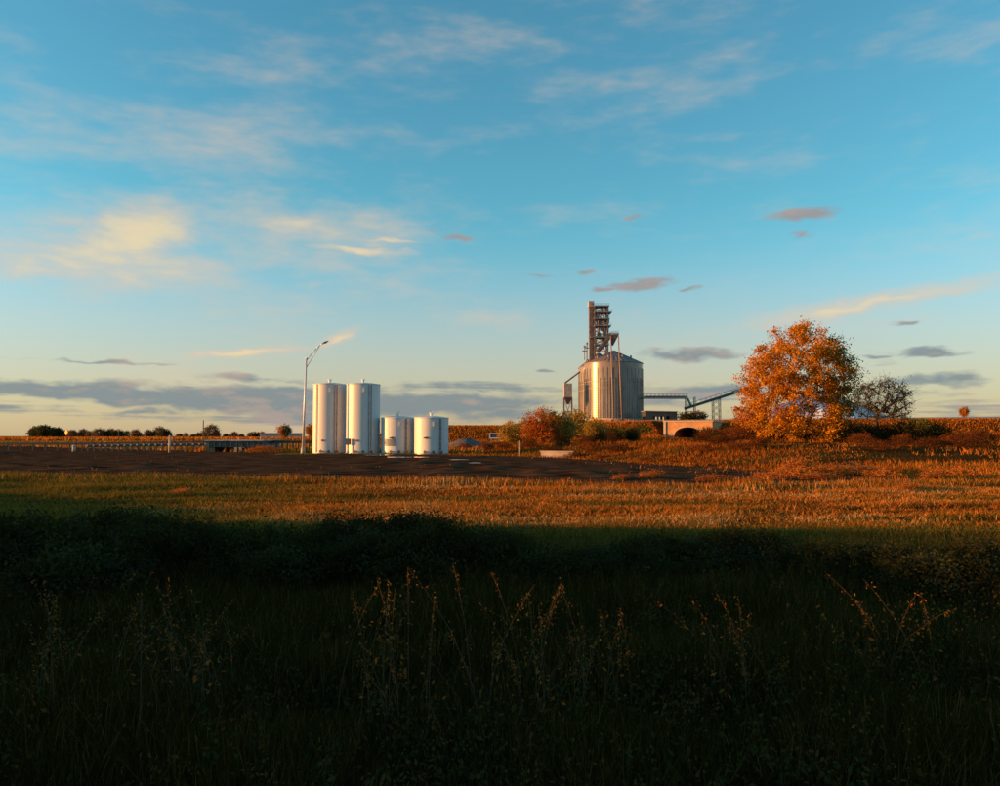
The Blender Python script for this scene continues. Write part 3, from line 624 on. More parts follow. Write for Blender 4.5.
# ------------------------------------------------------------------ white tanks
TR = 1.86
def tank(px, Y, top_py, label, tall, seam_line=False, box=False, grey_blue_part=False, gauge=False):
    c = W(px, 440, Y); z0 = hz(c.x, Y)+.05; z1 = W(px, top_py, Y-TR).z; H = z1-z0
    root = thing('storage_tank', label, 'tank', (c.x, Y, z0), 'white storage tanks')
    ctr = (c.x, Y, z0)
    prof = [(TR, 0)]
    nring = 5 if tall else 3
    prof += [(TR, H)]
    MB().lathe(ctr, prof, 72).build('shell', M['tank'], root, smooth=True)
    MB().lathe(ctr, [(TR+.03, H-.10), (TR+.05, H-.05), (TR+.03, H+.02), (TR-.06, H+.03)], 72).build('rim', M['tank_roof'], root, smooth=True)
    MB().lathe(ctr, [(TR-.05, H+.02), (TR*.6, H+.13), (.02, H+.24)], 72, True).build('roof', M['tank_roof'], root, smooth=True)
    MB().lathe(ctr, [(TR+.10, -.06), (TR+.10, .10), (TR+.01, .101)], 72).build('base_ring', M['steel'], root)
    def at(ang, r=TR): t = R(ang); return (c.x+r*math.sin(t), Y-r*math.cos(t))          # 0 = facing the camera, minus = left
    v = MB().tube((c.x-.05, Y, z0+H+.15), (c.x-.05, Y, z0+H+.50), .13, n=12); v.tube((c.x-.05, Y, z0+H+.50), (c.x-.05, Y, z0+H+.56), .22, n=12)
    vo = v.build('vent', M['white'], root)
    MB().tube((c.x-.02, Y, z0+H+.54), (c.x+.20, Y, z0+H+.78), .035).build('vent_pipe', M['white'], vo)
    for a in ((28, 36) if tall else (32, 37)):
        x_, y_ = at(a, TR+.10); o = MB().tube((x_, y_, z0+.15), (x_, y_, z0+H-.12), .032).build('fill_pipe', M['pipe_dark'], root)
        m = MB()
        for q in range(1, 7):
            xi, yi = at(a, TR-.01); zz = z0+H*q/7; m.box((min(x_, xi)-.02, min(y_, yi)-.01, zz-.02), (max(x_, xi)+.02, max(y_, yi)+.03, zz+.02))
        m.build('bracket', M['pipe_dark'], o, kind='stuff')
    x_, y_ = at(12, TR+.05); MB().box((x_-.06, y_-.08, z0+H-.95), (x_+.06, y_+.10, z0+H-.45)).build('lifting_lug', M['tank_roof'], root)
    if seam_line:
        x_, y_ = at(-37, TR+.08); MB().tube((x_, y_, z0+.1), (x_, y_, z0+H-.05), .05).build('level_gauge', M['steel'], root)
    for a, nm in ((-14, 'valve'), (10, 'valve'), (34, 'valve')):
        x_, y_ = at(a, TR); x2, y2 = at(a, TR+.30)
        m = MB().tube((x_, y_, z0+.24), (x2, y2, z0+.24), .09, n=10); m.tube((x2, y2, z0+.24), at(a, TR+.36)+(z0+.24,), .16, n=12); m.tube((x2, y2, z0+.24), (x2, y2, z0+.46), .03)
        m.build(nm, M['pipe_dark'], root)
    x_, y_ = at(-12, TR); x2, y2 = at(-12, TR+.14)
    zz = z0 + (1.45 if tall else 1.75)
    m = MB().tube((x_, y_, zz), (x2, y2, zz), .12, n=12)
    if not tall: m.bar((x2-.28, y2-.02, zz), (x2+.18, y2+.05, zz), .09, .12)
    m.build('hatch', M['rust'], root)
    if box:
        x_, y_ = at(-38, TR+.32)
        b_ = MB().box((x_-.30, y_-.10, z0+.98), (x_+.30, y_+.10, z0+1.66)).build('control_box', M['rust'], root)
        MB().box((x_-.24, y_-.13, z0+1.05), (x_+.24, y_-.102, z0+1.60)).build('box_door', M['grey_blue_part'], b_)
        MB().box((x_-.05, y_-.04, z0-.1), (x_+.05, y_+.06, z0+.98)).build('box_post', M['steel'], b_)
    if grey_blue_part:                                        # curved grey-blue sheet just proud of the shell
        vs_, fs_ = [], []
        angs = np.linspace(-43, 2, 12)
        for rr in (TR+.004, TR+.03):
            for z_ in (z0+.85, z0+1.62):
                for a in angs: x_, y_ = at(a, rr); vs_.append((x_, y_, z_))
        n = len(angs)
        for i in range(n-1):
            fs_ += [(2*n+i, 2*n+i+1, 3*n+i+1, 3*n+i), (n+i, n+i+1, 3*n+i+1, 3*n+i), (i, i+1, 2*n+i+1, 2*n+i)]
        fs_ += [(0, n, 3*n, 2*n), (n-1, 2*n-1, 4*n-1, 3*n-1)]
        MB().add(vs_, fs_).build('grey_blue_part', M['grey_blue_part'], root)
    return root
tank(329.5, 91.2, 383.5, 'tall white tank nearest the lamp post, leftmost of four', True, seam_line=True)
tank(363.0, 89.5, 383.5, 'tall white tank with small control box, second from the lamp post', True, box=True)
tank(398.0, 89.2, 417.5, 'short white tank with a grey-blue patch, next to the tall tanks', False, grey_blue_part=True)
tank(431.5, 87.6, 417.5, 'short white tank at the right end of the row', False)
# green weeds round the tank bases
x = rng.uniform(-23.5, -4.5, 6000); y = rng.normal(86.6, .5, 6000)-(-12-x)*.18
blades('tank_grass', np.stack([x, y, height(x, y)], -1), rng.uniform(.05, .22, len(x)), .05, pick([(.09, .13, .03), (.12, .14, .03)], len(x)), .6, label='thin green grass along the foot of the white tanks', cat='grass')

# ------------------------------------------------------------------ lamp post
lb = W(303, 454.5, 88); lb.z = hz(lb.x, 88)
root = thing('street_lamp', 'tall slender street lamp with one arm left of the white tanks', 'street lamp', lb)
pt = W(306.4, 358.5, 88)
MB().tube((lb.x, 88, lb.z), (lb.x, 88, lb.z+.75), .27, .22, 12).build('base', M['conc_pale'], root, smooth=True)
MB().tube((lb.x, 88, lb.z+.7), (pt.x, 88, pt.z), .15, .085, 14).build('pole', M['galv_pole'], root, smooth=True)
MB().tube((pt.x, 88, pt.z), (pt.x+.003, 88, pt.z+.10), .11, n=10).build('cap', M['galv_pole'], root)
p1 = W(316, 350.5, 88); p2 = W(324, 343.2, 88); p0 = W(306.5, 367.5, 88); pm = W(312.5, 358.5, 88)
m = MB(); pp = [W(*q, 88) for q in ((306.6, 360.4), (312, 353.6), (316.6, 348.2), (320.4, 345.0), (324.5, 343.0))]
for q in range(4): m.tube(pp[q], pp[q+1], .055-.004*q, .051-.004*q)
m.build('arm', M['galv_pole'], root, smooth=True)
MB().tube(W(306.7, 367, 88), W(313, 356.8, 88), .04).tube(W(313, 356.8, 88), W(317, 350.2, 88), .04).tube(W(317, 350.2, 88), W(319.6, 345.8, 88), .04).build('brace', M['galv_pole'], root, smooth=True)
l0 = W(322.3, 343.6, 88); l1 = W(328.6, 341.2, 88)
m = MB(); ax = (l1-l0); prev = None
prof = [(0, .06, .06), (.15, .16, .09), (.45, .22, .12), (.8, .17, .09), (1, .05, .04)]; n = 10; vs_ = []; fs_ = []
for t, wy, wz in prof:
    c = l0+ax*t
    for i in range(n): a = 2*math.pi*i/n; vs_.append((c.x, c.y+wy*math.cos(a), c.z+wz*math.sin(a)*(1.0 if math.sin(a) > 0 else .55)))
for j in range(len(prof)-1): fs_ += [(j*n+i, j*n+(i+1) % n, (j+1)*n+(i+1) % n, (j+1)*n+i) for i in range(n)]
fs_ += [tuple(range(n-1, -1, -1)), tuple(range((len(prof)-1)*n, len(prof)*n))]
lo = m.add(vs_, fs_).build('luminaire', M['lum'], root, smooth=True)
c = l0+ax*.5; MB().tube((c.x, c.y, c.z-.05), (c.x, c.y, c.z-.10), .13, .09, 10).build('lens', M['grey_blue_part'], lo)

# ------------------------------------------------------------------ grain silos
def silo(px, Y, Rr, base_py, eave_py, apex_py, fnd_py, label, nst):
    yf = Y-Rr*.9; c = W(px, 400, Y); zb = W(px, base_py, yf).z; ze = W(px, eave_py, yf).z; za = W(px, apex_py, Y).z; zf = min(W(px, fnd_py, yf).z, hz(c.x, Y)) - .5
    root = thing('grain_silo', label, 'silo', (c.x, Y, zf), 'grain silos')
    H = ze-zb; ctr = (c.x, Y, zb); N = 120
    prof = []; nr_ = 22
    for i in range(nr_):
        z_ = H*i/nr_; prof += [(Rr, z_), (Rr+.05, z_+H/nr_*.5), (Rr, z_+H/nr_*.96)]
    prof.append((Rr, H))
    w_ = MB().lathe(ctr, prof, N).build('wall', M['galv'], root, smooth=True)
    m = MB()
    for i in range(nst):
        a = 2*math.pi*i/nst; x_, y_ = c.x+(Rr+.12)*math.cos(a), Y+(Rr+.12)*math.sin(a); t = Vector((-math.sin(a), math.cos(a), 0))*.13; r_ = Vector((math.cos(a), math.sin(a), 0))*.10
        p = Vector((x_, y_, 0)); vs_ = []
        for z_ in (zb, zb+H*(.72 if i % 2 else .9)):
            for q in (-t-r_, t-r_, t+r_, -t+r_): vs_.append(p+q+Vector((0, 0, z_)))
        m.add(vs_, [(0,1,5,4),(1,2,6,5),(2,3,7,6),(3,0,4,7),(4,5,6,7)])
    m.build('stiffener', M['galv'], w_, kind='stuff')
    for zz in (.54, .66):
        MB().lathe((c.x, Y, zb+H*zz), [(Rr, -.10), (Rr+.28, -.10), (Rr+.28, .10), (Rr, .10)], N).build('wind_ring', M['galv_roof'], root)
    MB().lathe((c.x, Y, ze), [(Rr+.02, -.3), (Rr+.35, -.25), (Rr+.40, .05), (Rr-.2, .12)], N).build('eave', M['galv_roof'], root)
    rf = MB().lathe((c.x, Y, ze+.1), [(Rr+.2, 0), (Rr*.55, (za-ze)*.48), (Rr*.10, (za-ze)*.93), (.4, za-ze)], 60, True).build('roof', M['galv_roof'], root)
    m = MB()
    for i in range(40):
        a = 2*math.pi*i/40; d_ = Vector((math.cos(a), math.sin(a), 0))
        m.bar(Vector((c.x, Y, ze+.2))+d_*Rr, Vector((c.x, Y, za+.1))+d_*.9, .14, .22)
    m.build('roof_rib', M['galv_roof'], rf, kind='stuff')
    for i in range(8):
        a = 2*math.pi*(i+.5)/8; r_ = Rr*.62; x_, y_ = c.x+r_*math.cos(a), Y+r_*math.sin(a); z_ = ze+(za-ze)*.40
        MB().tube((x_, y_, z_-.4), (x_, y_, z_+.9), .45, n=10).tube((x_, y_, z_+.9), (x_, y_, z_+1.3), .7, .3, 10).build('roof_vent', M['galv_roof'], rf)
    MB().lathe((c.x, Y, zf), [(Rr+.5, -1.5), (Rr+.5, zb-zf-.05), (Rr-.1, zb-zf+.02)], N).build('foundation', M['conc'], root, smooth=False)
    return root, c, zb, ze, za
SY = 400.0
s1, sc1, zb1, ze1, za1 = silo(613.6, SY, 14.45, 418.2, 361.6, 351.0, 424.5, 'large galvanised grain silo with bright sun streak, front of two', 72)
s2, sc2, zb2, ze2, za2 = silo(598.5, 436, 10.7, 418.2, 366.5, 353.5, 423, 'smaller silo with lit roof half hidden behind the large silo', 60)

# ------------------------------------------------------------------ bucket elevator tower
EY = 414.0
def pv(px, py, Y=EY, dy=0): v = W(px, py, Y); return Vector((v.x, v.y+dy, v.z))
gz0 = hz(pv(600, 400).x, EY)
root = thing('elevator_tower', 'tall bucket elevator with lattice tower and platforms above the silos', 'elevator', (pv(598, 400).x, EY, gz0))
for dy in (-1.0, 1.0):
    a = pv(590.6, 303); x0, x1 = pv(589.1, 330).x, pv(592.9, 330).x
    MB().box((x0, EY+dy-.75, gz0), (x1, EY+dy+.75, a.z)).build('leg_casing', M['brown_steel'], root)
a, b_ = pv(588.3, 307.3), pv(593.8, 301.6)
hd = MB().box((a.x, EY-2.1, a.z), (b_.x, EY+2.1, b_.z)).build('head_section', M['conc'], root)
MB().tube(((a.x+b_.x)/2, EY-2.1, (a.z+b_.z)/2), ((a.x+b_.x)/2, EY-2.6, (a.z+b_.z)/2), .6, n=14).build('drive_wheel', M['steel'], hd)
# lattice tower
xs = (pv(594.2, 330).x, pv(607.0, 330).x); ys = (EY-3.2, EY+3.2); ztop = pv(600, 306.5).z
for x_ in xs:
    for y_ in ys: MB().box((x_-.32, y_-.32, gz0), (x_+.32, y_+.32, ztop)).build('tower_post', M['brown_steel'], root)
lev = [pv(600, p).z for p in (306.6, 313.0, 319.3, 326.3, 332.0, 337.5, 345.0, 353.0)]
m = MB()
for i in range(len(lev)-1):
    for y_ in ys:
        m.bar((xs[0], y_, lev[i]), (xs[1], y_, lev[i+1]), .28, .28)
        m.bar((xs[1], y_, lev[i]), (xs[0], y_, lev[i+1]), .24, .24)
    for x_ in xs: m.bar((x_, ys[0], lev[i]), (x_, ys[1], lev[i+1]), .18, .18)
m.build('cross_brace', M['brown_steel'], root)
ext = {0: (.0, .8), 1: (.3, 2.1), 2: (.6, .9), 3: (.4, 1.7), 5: (2.4, 1.4), 6: (.4, .6)}
for i, (el_, er) in ext.items():
    z_ = lev[i]; pl = MB().box((xs[0]-el_, ys[0]-.9, z_-.42), (xs[1]+er, ys[1]+.9, z_+.12)).build('platform', M['steel'], root)
    m = MB()
    for y_ in (ys[0]-.85, ys[1]+.85):
        for hh in (.6, 1.15): m.bar((xs[0]-el_, y_, z_+hh), (xs[1]+er, y_, z_+hh), .09, .09)
        for q in range(6): x_ = xs[0]-el_+(xs[1]+er-xs[0]+el_)*q/5; m.box((x_-.06, y_-.06, z_+.1), (x_+.06, y_+.06, z_+1.2))
    m.build('railing', M['steel'], pl, kind='stuff')
# spouts and machines on the platforms
for (p0_, p1_, r_) in (((592, 308), (600, 318), .42), ((600, 318), (597, 336), .38), ((600, 318), (604, 336), .34), ((604, 326), (600.5, 348), .34), ((596, 337), (595.5, 352), .36), ((598, 319), (598.5, 333), .5), ((603.5, 308), (603, 326), .45), ((605.5, 326), (602, 346), .42), ((598.5, 326), (606, 337), .4), ((600.5, 337), (604, 352), .5)):
    MB().tube(pv(*p0_, dy=-1.4), pv(*p1_, dy=-1.4), r_, n=10).build('spout', M['brown_steel'], root)
for (x0_, x1_, y0_, y1_) in ((601, 605, 307.2, 312.6), (596, 602, 321.5, 326), (602.5, 605.5, 319.8, 326), (606.8, 609.5, 318, 324.5), (597, 601, 333, 337), (602.5, 606.5, 330.5, 337), (595, 599, 313.6, 319), (601.5, 606, 340, 345)):
    a, b_ = pv(x0_, y1_), pv(x1_, y0_)
    mb = MB(); cx, cz = (a.x+b_.x)/2, (a.z+b_.z)/2
    mb.lathe((cx, EY, a.z), [((b_.x-a.x)*.18, 0), ((b_.x-a.x)*.5, (b_.z-a.z)*.4), ((b_.x-a.x)*.5, b_.z-a.z)], 12, True); mb.build('distributor', M['steel'], root)
m = MB(); lx_ = xs[1]+.9
for s_ in (-.3, .3): m.box((lx_-.05, EY+s_-.05, lev[5]), (lx_+.05, EY+s_+.05, ztop+.4))
z_ = lev[5]
while z_ < ztop: m.box((lx_-.04, EY-.3, z_), (lx_+.04, EY+.3, z_+.07)); z_ += .5
m.build('ladder', M['steel'], root)
# ------------------------------------------------------------------ sloping catwalk over the roof with its two columns
root = thing('roof_catwalk', 'sloping catwalk and platform on two thin columns over the silo roof', 'catwalk', (pv(610, 345).x, SY-13, za1))
CY = SY-13.0
def pc(px, py, dy=0): v = W(px, py, CY); return Vector((v.x, CY+dy, v.z))
m = MB()
for dy in (-1.2, 1.2):
    m.bar(pc(597.5, 352, dy), pc(611.5, 334.6, dy), .3, .35); m.bar(pc(597.5, 349, dy), pc(610.5, 332.2, dy), .14, .14)
    for q in range(9):
        t = q/8; a = pc(597.5, 352, dy).lerp(pc(611.5, 334.6, dy), t); b_ = pc(597.5, 349, dy).lerp(pc(610.5, 332.2, dy), t); m.bar(a, b_, .12, .12)
m.build('truss', M['brown_steel'], root)
a, b_ = pc(597.5, 351.8), pc(611.5, 334.4)
MB().bar(a, b_, 2.6, 2.0).build('conveyor_tube', M['brown_steel'], root)
a, b_ = pc(611, 335.6), pc(618.4, 333.6)
pf = MB().box((a.x, CY-2, a.z), (b_.x, CY+2, b_.z)).build('platform', M['steel'], root)
m = MB()
for dy in (-1.9, 1.9):
    m.bar((a.x, CY+dy, b_.z+1.0), (b_.x, CY+dy, b_.z+1.0), .1, .1)
    for q in range(5): x_ = a.x+(b_.x-a.x)*q/4; m.box((x_-.06, CY+dy-.06, b_.z), (x_+.06, CY+dy+.06, b_.z+1.05))
m.build('railing', M['steel'], pf, kind='stuff')
a, b_ = pc(611.2, 345.5), pc(618.2, 335.6)
m = MB(); n = 4; cx, cz = (a.x+b_.x)/2, a.z
m.add([(a.x, CY-1.5, b_.z), (b_.x, CY-1.5, b_.z), (b_.x, CY+1.5, b_.z), (a.x, CY+1.5, b_.z), (a.x+.2, CY-.4, a.z), (a.x+1.0, CY-.4, a.z), (a.x+1.0, CY+.4, a.z), (a.x+.2, CY+.4, a.z)],
      [(0,1,5,4),(1,2,6,5),(2,3,7,6),(3,0,4,7),(4,5,6,7),(3,2,1,0)]); m.build('hopper', M['brown_steel'], root)
for px0, px1, pyb in ((610.8, 613.6, 418), (618.4, 622.0, 422)):
    t_ = W(px0, 336, SY-15); g_ = W(px1, pyb, SY-17); MB().tube((g_.x, SY-17.5, hz(g_.x, SY-17.5)-.3), (t_.x, SY-15, t_.z), .34, .28, 10).build('column', M['column'], root, smooth=True)
# little rooftop machines on the rear silo
for px, top in ((584.5, 346.5), (587.0, 343.5)):
    b0 = W(px, 356, 430); t0 = W(px, top, 430)
    r2 = thing('roof_aerator', 'thin roof stack left of the elevator casing, %s of two' % ('shorter' if px < 586 else 'taller'), 'vent', (b0.x, 430, b0.z))
    MB().tube((b0.x, 430, b0.z-2.2), (t0.x, 430, t0.z), .30, n=8).build('stack', M['steel'], r2)
    MB().tube((b0.x, 430, t0.z-.3), (b0.x, 430, t0.z+.6), .85, .5, 10).build('cowl', M['steel'], r2)
    MB().box((b0.x-1.2, 429.4, t0.z-2.6), (b0.x+1.2, 430.6, t0.z-2.2)).build('bracket', M['steel'], r2)

# ------------------------------------------------------------------ hopper bin left of the silos
HY = 395.0
def ph(px, py): return W(px, py, HY)
g0 = hz(ph(568, 400).x, HY)
root = thing('hopper_bin', 'narrow pink lit hopper bin on legs left of the silos', 'bin', (ph(568, 400).x, HY, g0))
a, b_ = ph(564.0, 397.5), ph(571.8, 383.6)
MB().box((a.x, HY-2, a.z), (b_.x, HY+2, b_.z)).build('bin', M['conc'], root)
MB().box((a.x-.12, HY-2.12, a.z-.25), (b_.x+.12, HY+2.12, a.z+.2)).build('band', M['brown_steel'], root)
cx = (a.x+b_.x)/2; zc = ph(568, 404.5).z
MB().add([(a.x, HY-2, a.z), (b_.x, HY-2, a.z), (b_.x, HY+2, a.z), (a.x, HY+2, a.z), (cx-.5, HY-.5, zc), (cx+.5, HY-.5, zc), (cx+.5, HY+.5, zc), (cx-.5, HY+.5, zc)], [(1,0,4,5),(2,1,5,6),(3,2,6,7),(0,3,7,4),(7,6,5,4)]).build('cone', M['brown_steel'], root)
for x_ in (a.x, b_.x):
    for y_ in (HY-2, HY+2): MB().box((x_-.18, y_-.18, g0-.3), (x_+.18, y_+.18, a.z-.25)).build('leg', M['brown_steel'], root)
m = MB()
for y_ in (HY-2, HY+2): m.bar((a.x, y_, g0+1), (b_.x, y_, a.z-.4), .16, .16).bar((b_.x, y_, g0+1), (a.x, y_, a.z-.4), .16, .16).bar((a.x, y_, (g0+a.z)/2), (b_.x, y_, (g0+a.z)/2), .2, .2)
m.build('brace', M['brown_steel'], root)
MB().tube(ph(564.8, 383.2), ph(580, 371.8), .42, n=10).tube(ph(564.8, 383.4), ph(565.4, 386), .42, n=10).build('spout', M['brown_steel'], root)

# ------------------------------------------------------------------ conveyors to the right
QY = 392.0
def pq(px, py, dy=0): v = W(px, py, QY); return Vector((v.x, QY+dy, v.z))
root = thing('conveyor_bridge', 'level grey conveyor walkway running right from the silo', 'conveyor', pq(688, 416))
a, b_ = pq(642.5, 398.9), pq(687.5, 397.6)
MB().box((a.x, QY-1.3, a.z), (b_.x, QY+1.3, b_.z)).build('deck', M['steel'], root)
m = MB()
for dy in (-1.25, 1.25):
    for py in (394.2, 396.0): m.bar(pq(642.5, py, dy), pq(687, py, dy), .12, .12)
    for q in range(12): px = 643+q*4.0; m.bar(pq(px, 394.0, dy), pq(px, 397.7, dy), .14, .14)
m.build('railing', M['steel'], root, kind='stuff')
MB().tube(pq(644, 397.2), pq(686, 397.2), .45, n=10).build('belt_cover', M['brown_steel'], root)
for px in (686.0, 694.5):
    for dy in (-1.5, 1.5): p = pq(px, 398.5 if px < 690 else 397, dy); MB().box((p.x-.2, p.y-.2, hz(p.x, QY)-.4), (p.x+.2, p.y+.2, p.z)).build('tower_leg', M['steel'], root)
m = MB()
for dy in (-1.5, 1.5): m.bar(pq(686, 405, dy), pq(694.5, 405, dy), .2, .2).bar(pq(686, 412, dy), pq(694.5, 417, dy), .14, .14).bar(pq(694.5, 412, dy), pq(686, 417, dy), .14, .14).bar(pq(686, 411.5, dy), pq(694.5, 411.5, dy), .2, .2)
m.build('brace', M['steel'], root)
MB().tube(pq(687.5, 398.2), pq(691.5, 406.5), .6, n=10).build('chute', M['steel'], root)
root = thing('inclined_conveyor', 'inclined conveyor rising to the covered grain pile behind the trees', 'conveyor', pq(716, 420))
A, Bc = pq(684.8, 408.6), pq(796, 373.2)
MB().bar(A, Bc, 2.4, 1.3).build('belt_frame', M['teal_steel'], root)
m = MB(); up = Vector((0, 0, 1.9))
for dy in (-1.2, 1.2):
    o = Vector((0, dy, 0)); m.bar(A+o+up+(Bc-A)*.06, Bc+o+up, .16, .16)
    for q in range(22): t = .06+q/23; p = A.lerp(Bc, t)+o; m.bar(p, p+up, .12, .12)
m.build('handrail', M['steel'], root)
c0 = A.lerp(Bc, .43); c1 = A.lerp(Bc, .52)
MB().bar(c0+Vector((0, 0, .3)), c1+Vector((0, 0, .3)), 2.7, 1.9).build('drive_housing', M['conc'], root)
for pxs in ((712.8, 719.6), (770, 777)):
    for px in pxs:
        t = (W(px, 400, QY).x-A.x)/(Bc.x-A.x); zt = A.lerp(Bc, t).z-.4
        for dy in (-1.5, 1.5): x_ = W(px, 400, QY).x; MB().box((x_-.16, QY+dy-.16, hz(x_, QY)-.4), (x_+.16, QY+dy+.16, zt)).build('trestle_leg', M['teal_steel'], root)
    m = MB(); x0, x1 = W(pxs[0], 400, QY).x, W(pxs[1], 400, QY).x; g0 = hz(x0, QY); zt -= .2
    for dy in (-1.5, 1.5):
        for i in range(4):
            za_, zb_ = g0+(zt-g0)*i/4, g0+(zt-g0)*(i+1)/4
            m.bar((x0, QY+dy, za_), (x1, QY+dy, zb_), .12, .12).bar((x1, QY+dy, za_), (x0, QY+dy, zb_), .12, .12)
    m.build('trestle_brace', M['teal_steel'], root)
# covered grain pile
GY = 415.0; gc = W(818, 420, GY); g0 = hz(gc.x, GY)-.3
root = thing('grain_pile', 'white tarpaulin covered grain pile behind the orange trees', 'grain pile', (gc.x, GY, g0))
RP = 68*GY/FPX; HP = W(818, 391, GY).z-g0
vs_, fs_ = [], []; n = 64; rr = (1, .985, .80, .6, .4, .2, .05)
for j, t in enumerate(rr):
    for i in range(n):
        a = 2*math.pi*i/n; wob = 1+.012*math.sin(a*16)*(t > .1); z_ = (0 if j == 0 else 2.2+(HP-2.2)*(1-t)*(1+.10*t) - .25*(i % 4 == 0)*(t > .15))
        vs_.append((gc.x+RP*t*wob*math.cos(a), GY+RP*t*wob*math.sin(a), g0+z_))
for j in range(len(rr)-1): fs_ += [(j*n+i, j*n+(i+1) % n, (j+1)*n+(i+1) % n, (j+1)*n+i) for i in range(n)]
fs_.append(tuple((len(rr)-1)*n+i for i in range(n)))
MB().add(vs_, fs_).build('tarpaulin', M['tarp'], root)
m = MB()
for i in range(24):
    a = 2*math.pi*i/24; d_ = Vector((math.cos(a), math.sin(a), 0)); m.bar(Vector((gc.x, GY, g0+2.5))+d_*(RP*.985), Vector((gc.x, GY, g0+HP+.1))+d_*(RP*.06), .25, .25)
m.build('strap', M['grey_blue_part'], root)
MB().lathe((gc.x, GY, g0), [(RP*1.01, -1), (RP*1.01, 2.0), (RP*.99, 2.05)], 64).build('retaining_wall', M['rail'], root)
# dark shed
DY = 372.0; a, b_ = W(645.5, 421.5, DY), W(677.0, 411.5, DY); g0 = hz(a.x, DY); dep = 9
root = thing('shed', 'dark open fronted drive through shed right of the silo', 'shed', ((a.x+b_.x)/2, DY, g0))
z1 = b_.z; zr = z1+.7; x0, x1 = a.x, b_.x
sp = [x0, W(653.5, 420, DY).x, W(657.0, 420, DY).x, W(659.0, 420, DY).x, W(664.0, 420, DY).x, W(666.5, 420, DY).x, W(670, 420, DY).x, x1]
zl = W(650, 416.3, DY).z
for i in range(0, 7, 2):
    MB().box((sp[i], DY, g0-.5), (sp[i+1], DY+.4, zl)).build('pier', M['dark_shed'], root); MB().box((sp[i], DY+dep-.4, g0-.5), (sp[i+1], DY+dep, zl)).build('pier', M['dark_shed'], root)
MB().box((x0-.02, DY-.03, zl), (x1+.02, DY+dep+.03, z1)).build('fascia', M['dark_shed'], root)
MB().add([(x0-.4, DY-.5, z1), (x1+.4, DY-.5, z1-.3), (x1+.4, DY+dep+.5, z1-.3), (x0-.4, DY+dep+.5, z1), (x0-.4, DY-.5, z1+.35), (x1+.4, DY-.5, z1+.05), (x1+.4, DY+dep+.5, z1+.05), (x0-.4, DY+dep+.5, z1+.35)],
         [(3,2,1,0),(4,5,6,7),(0,1,5,4),(1,2,6,5),(2,3,7,6),(3,0,4,7)]).build('roof', M['galv_roof'], root)

# ------------------------------------------------------------------ arched underpass
zt = W(680, 421.8, PY0).z; zg = hz((PX0+PX1)/2, 220)-.3; xa, xb = W(674, 430, PY0).x, W(702, 430, PY0).x; zc = W(688, 427.2, PY0).z
root = thing('arch_underpass', 'sunlit concrete arch underpass in the road embankment', 'underpass', ((xa+xb)/2, PY0, zg))
n = 20; cxm = (xa+xb)/2; rx = (xb-xa)/2; zs = zg+.9
arc = [(xa, zg-.5)] + [(cxm-rx*math.cos(math.pi*i/n), zs+(zc-zs)*math.sin(math.pi*i/n)) for i in range(n+1)] + [(xb, zg-.5)]
vs_, fs_ = [], []
YB = 243.5
for x_, z_ in arc:
    vs_ += [(x_, PY0, z_), (min(max(x_, PX0), PX1) if 0 else x_, PY0, zt), (x_, YB, z_), (x_, YB, zt)]
for i in range(len(arc)-1):
    q = i*4; fs_ += [(q, q+4, q+5, q+1), (q+4, q, q+2, q+6)]
face = MB().add(vs_, fs_)
face.box((PX0, PY0, zg-.5), (xa, YB, zt)); face.box((xb, PY0, zg-.5), (PX1, YB, zt))
face.build('portal', M['portal'], root)
MB().box((xa-.4, YB-.6, zg-.5), (xb+.4, YB-.2, zt-.1)).build('back_wall', M['earth'], root)
MB().box((PX0-.25, PY0-.35, zt), (PX1+.25, YB, zt+.35)).build('coping', M['conc_pale'], root)
MB().box((PX0-.10, PY0-.28, zg-.5), (PX0+.55, PY0-.002, zt-.01)).build('pilaster', M['conc_pale'], root)
m = MB()
for i in range(1, n+2):
    (x_, z_), (x2, z2) = arc[i], arc[i+1] if i < n+1 else arc[i+1]
    m.bar((x_, PY0-.06, z_+.12), (x2, PY0-.06, z2+.12), .26, .22)
m.build('arch_ring', M['conc_pale'], root); under = root
under.rotation_euler = (0, 0, R(-24))
# road railings along the embankment crest
def crest_rail(px0, px1, Y, step, label, matname, hgt=.8, th=.3):
    x0, x1 = W(px0, 420, Y).x, W(px1, 420, Y).x; r0 = thing('guardrail', label, 'guardrail', (x0, Y, hz(x0, Y)), 'guardrails on the embankment')
    x_ = x0; pr = None
    while x_ < x1:
        z_ = hz(x_, Y); o = MB().box((x_-.09, Y, z_-.4), (x_+.09, Y+.2, z_+hgt)).build('post', M['post'], r0)
        if pr: MB().bar((pr[0], Y-.06, pr[1]+hgt-.18), (x_, Y-.06, z_+hgt-.18), .08, th).build('rail', M[matname], r0)
        pr = (x_, z_); x_ += step
    return r0
crest_rail(595, 664, 249, 3.0, 'guardrail on the embankment left of the arch', 'post', .75, .25)
crest_rail(664, 745, 249, 3.0, 'guardrail on the embankment above and right of the arch', 'post', .75, .25)
crest_rail(750, 1010, 249, 4.0, 'long pink lit guardrail on the embankment behind the trees', 'conc', .8, .55)

# ------------------------------------------------------------------ things on the left
BY = 104.0
def pb(px, py, Y=BY): return W(px, py, Y)
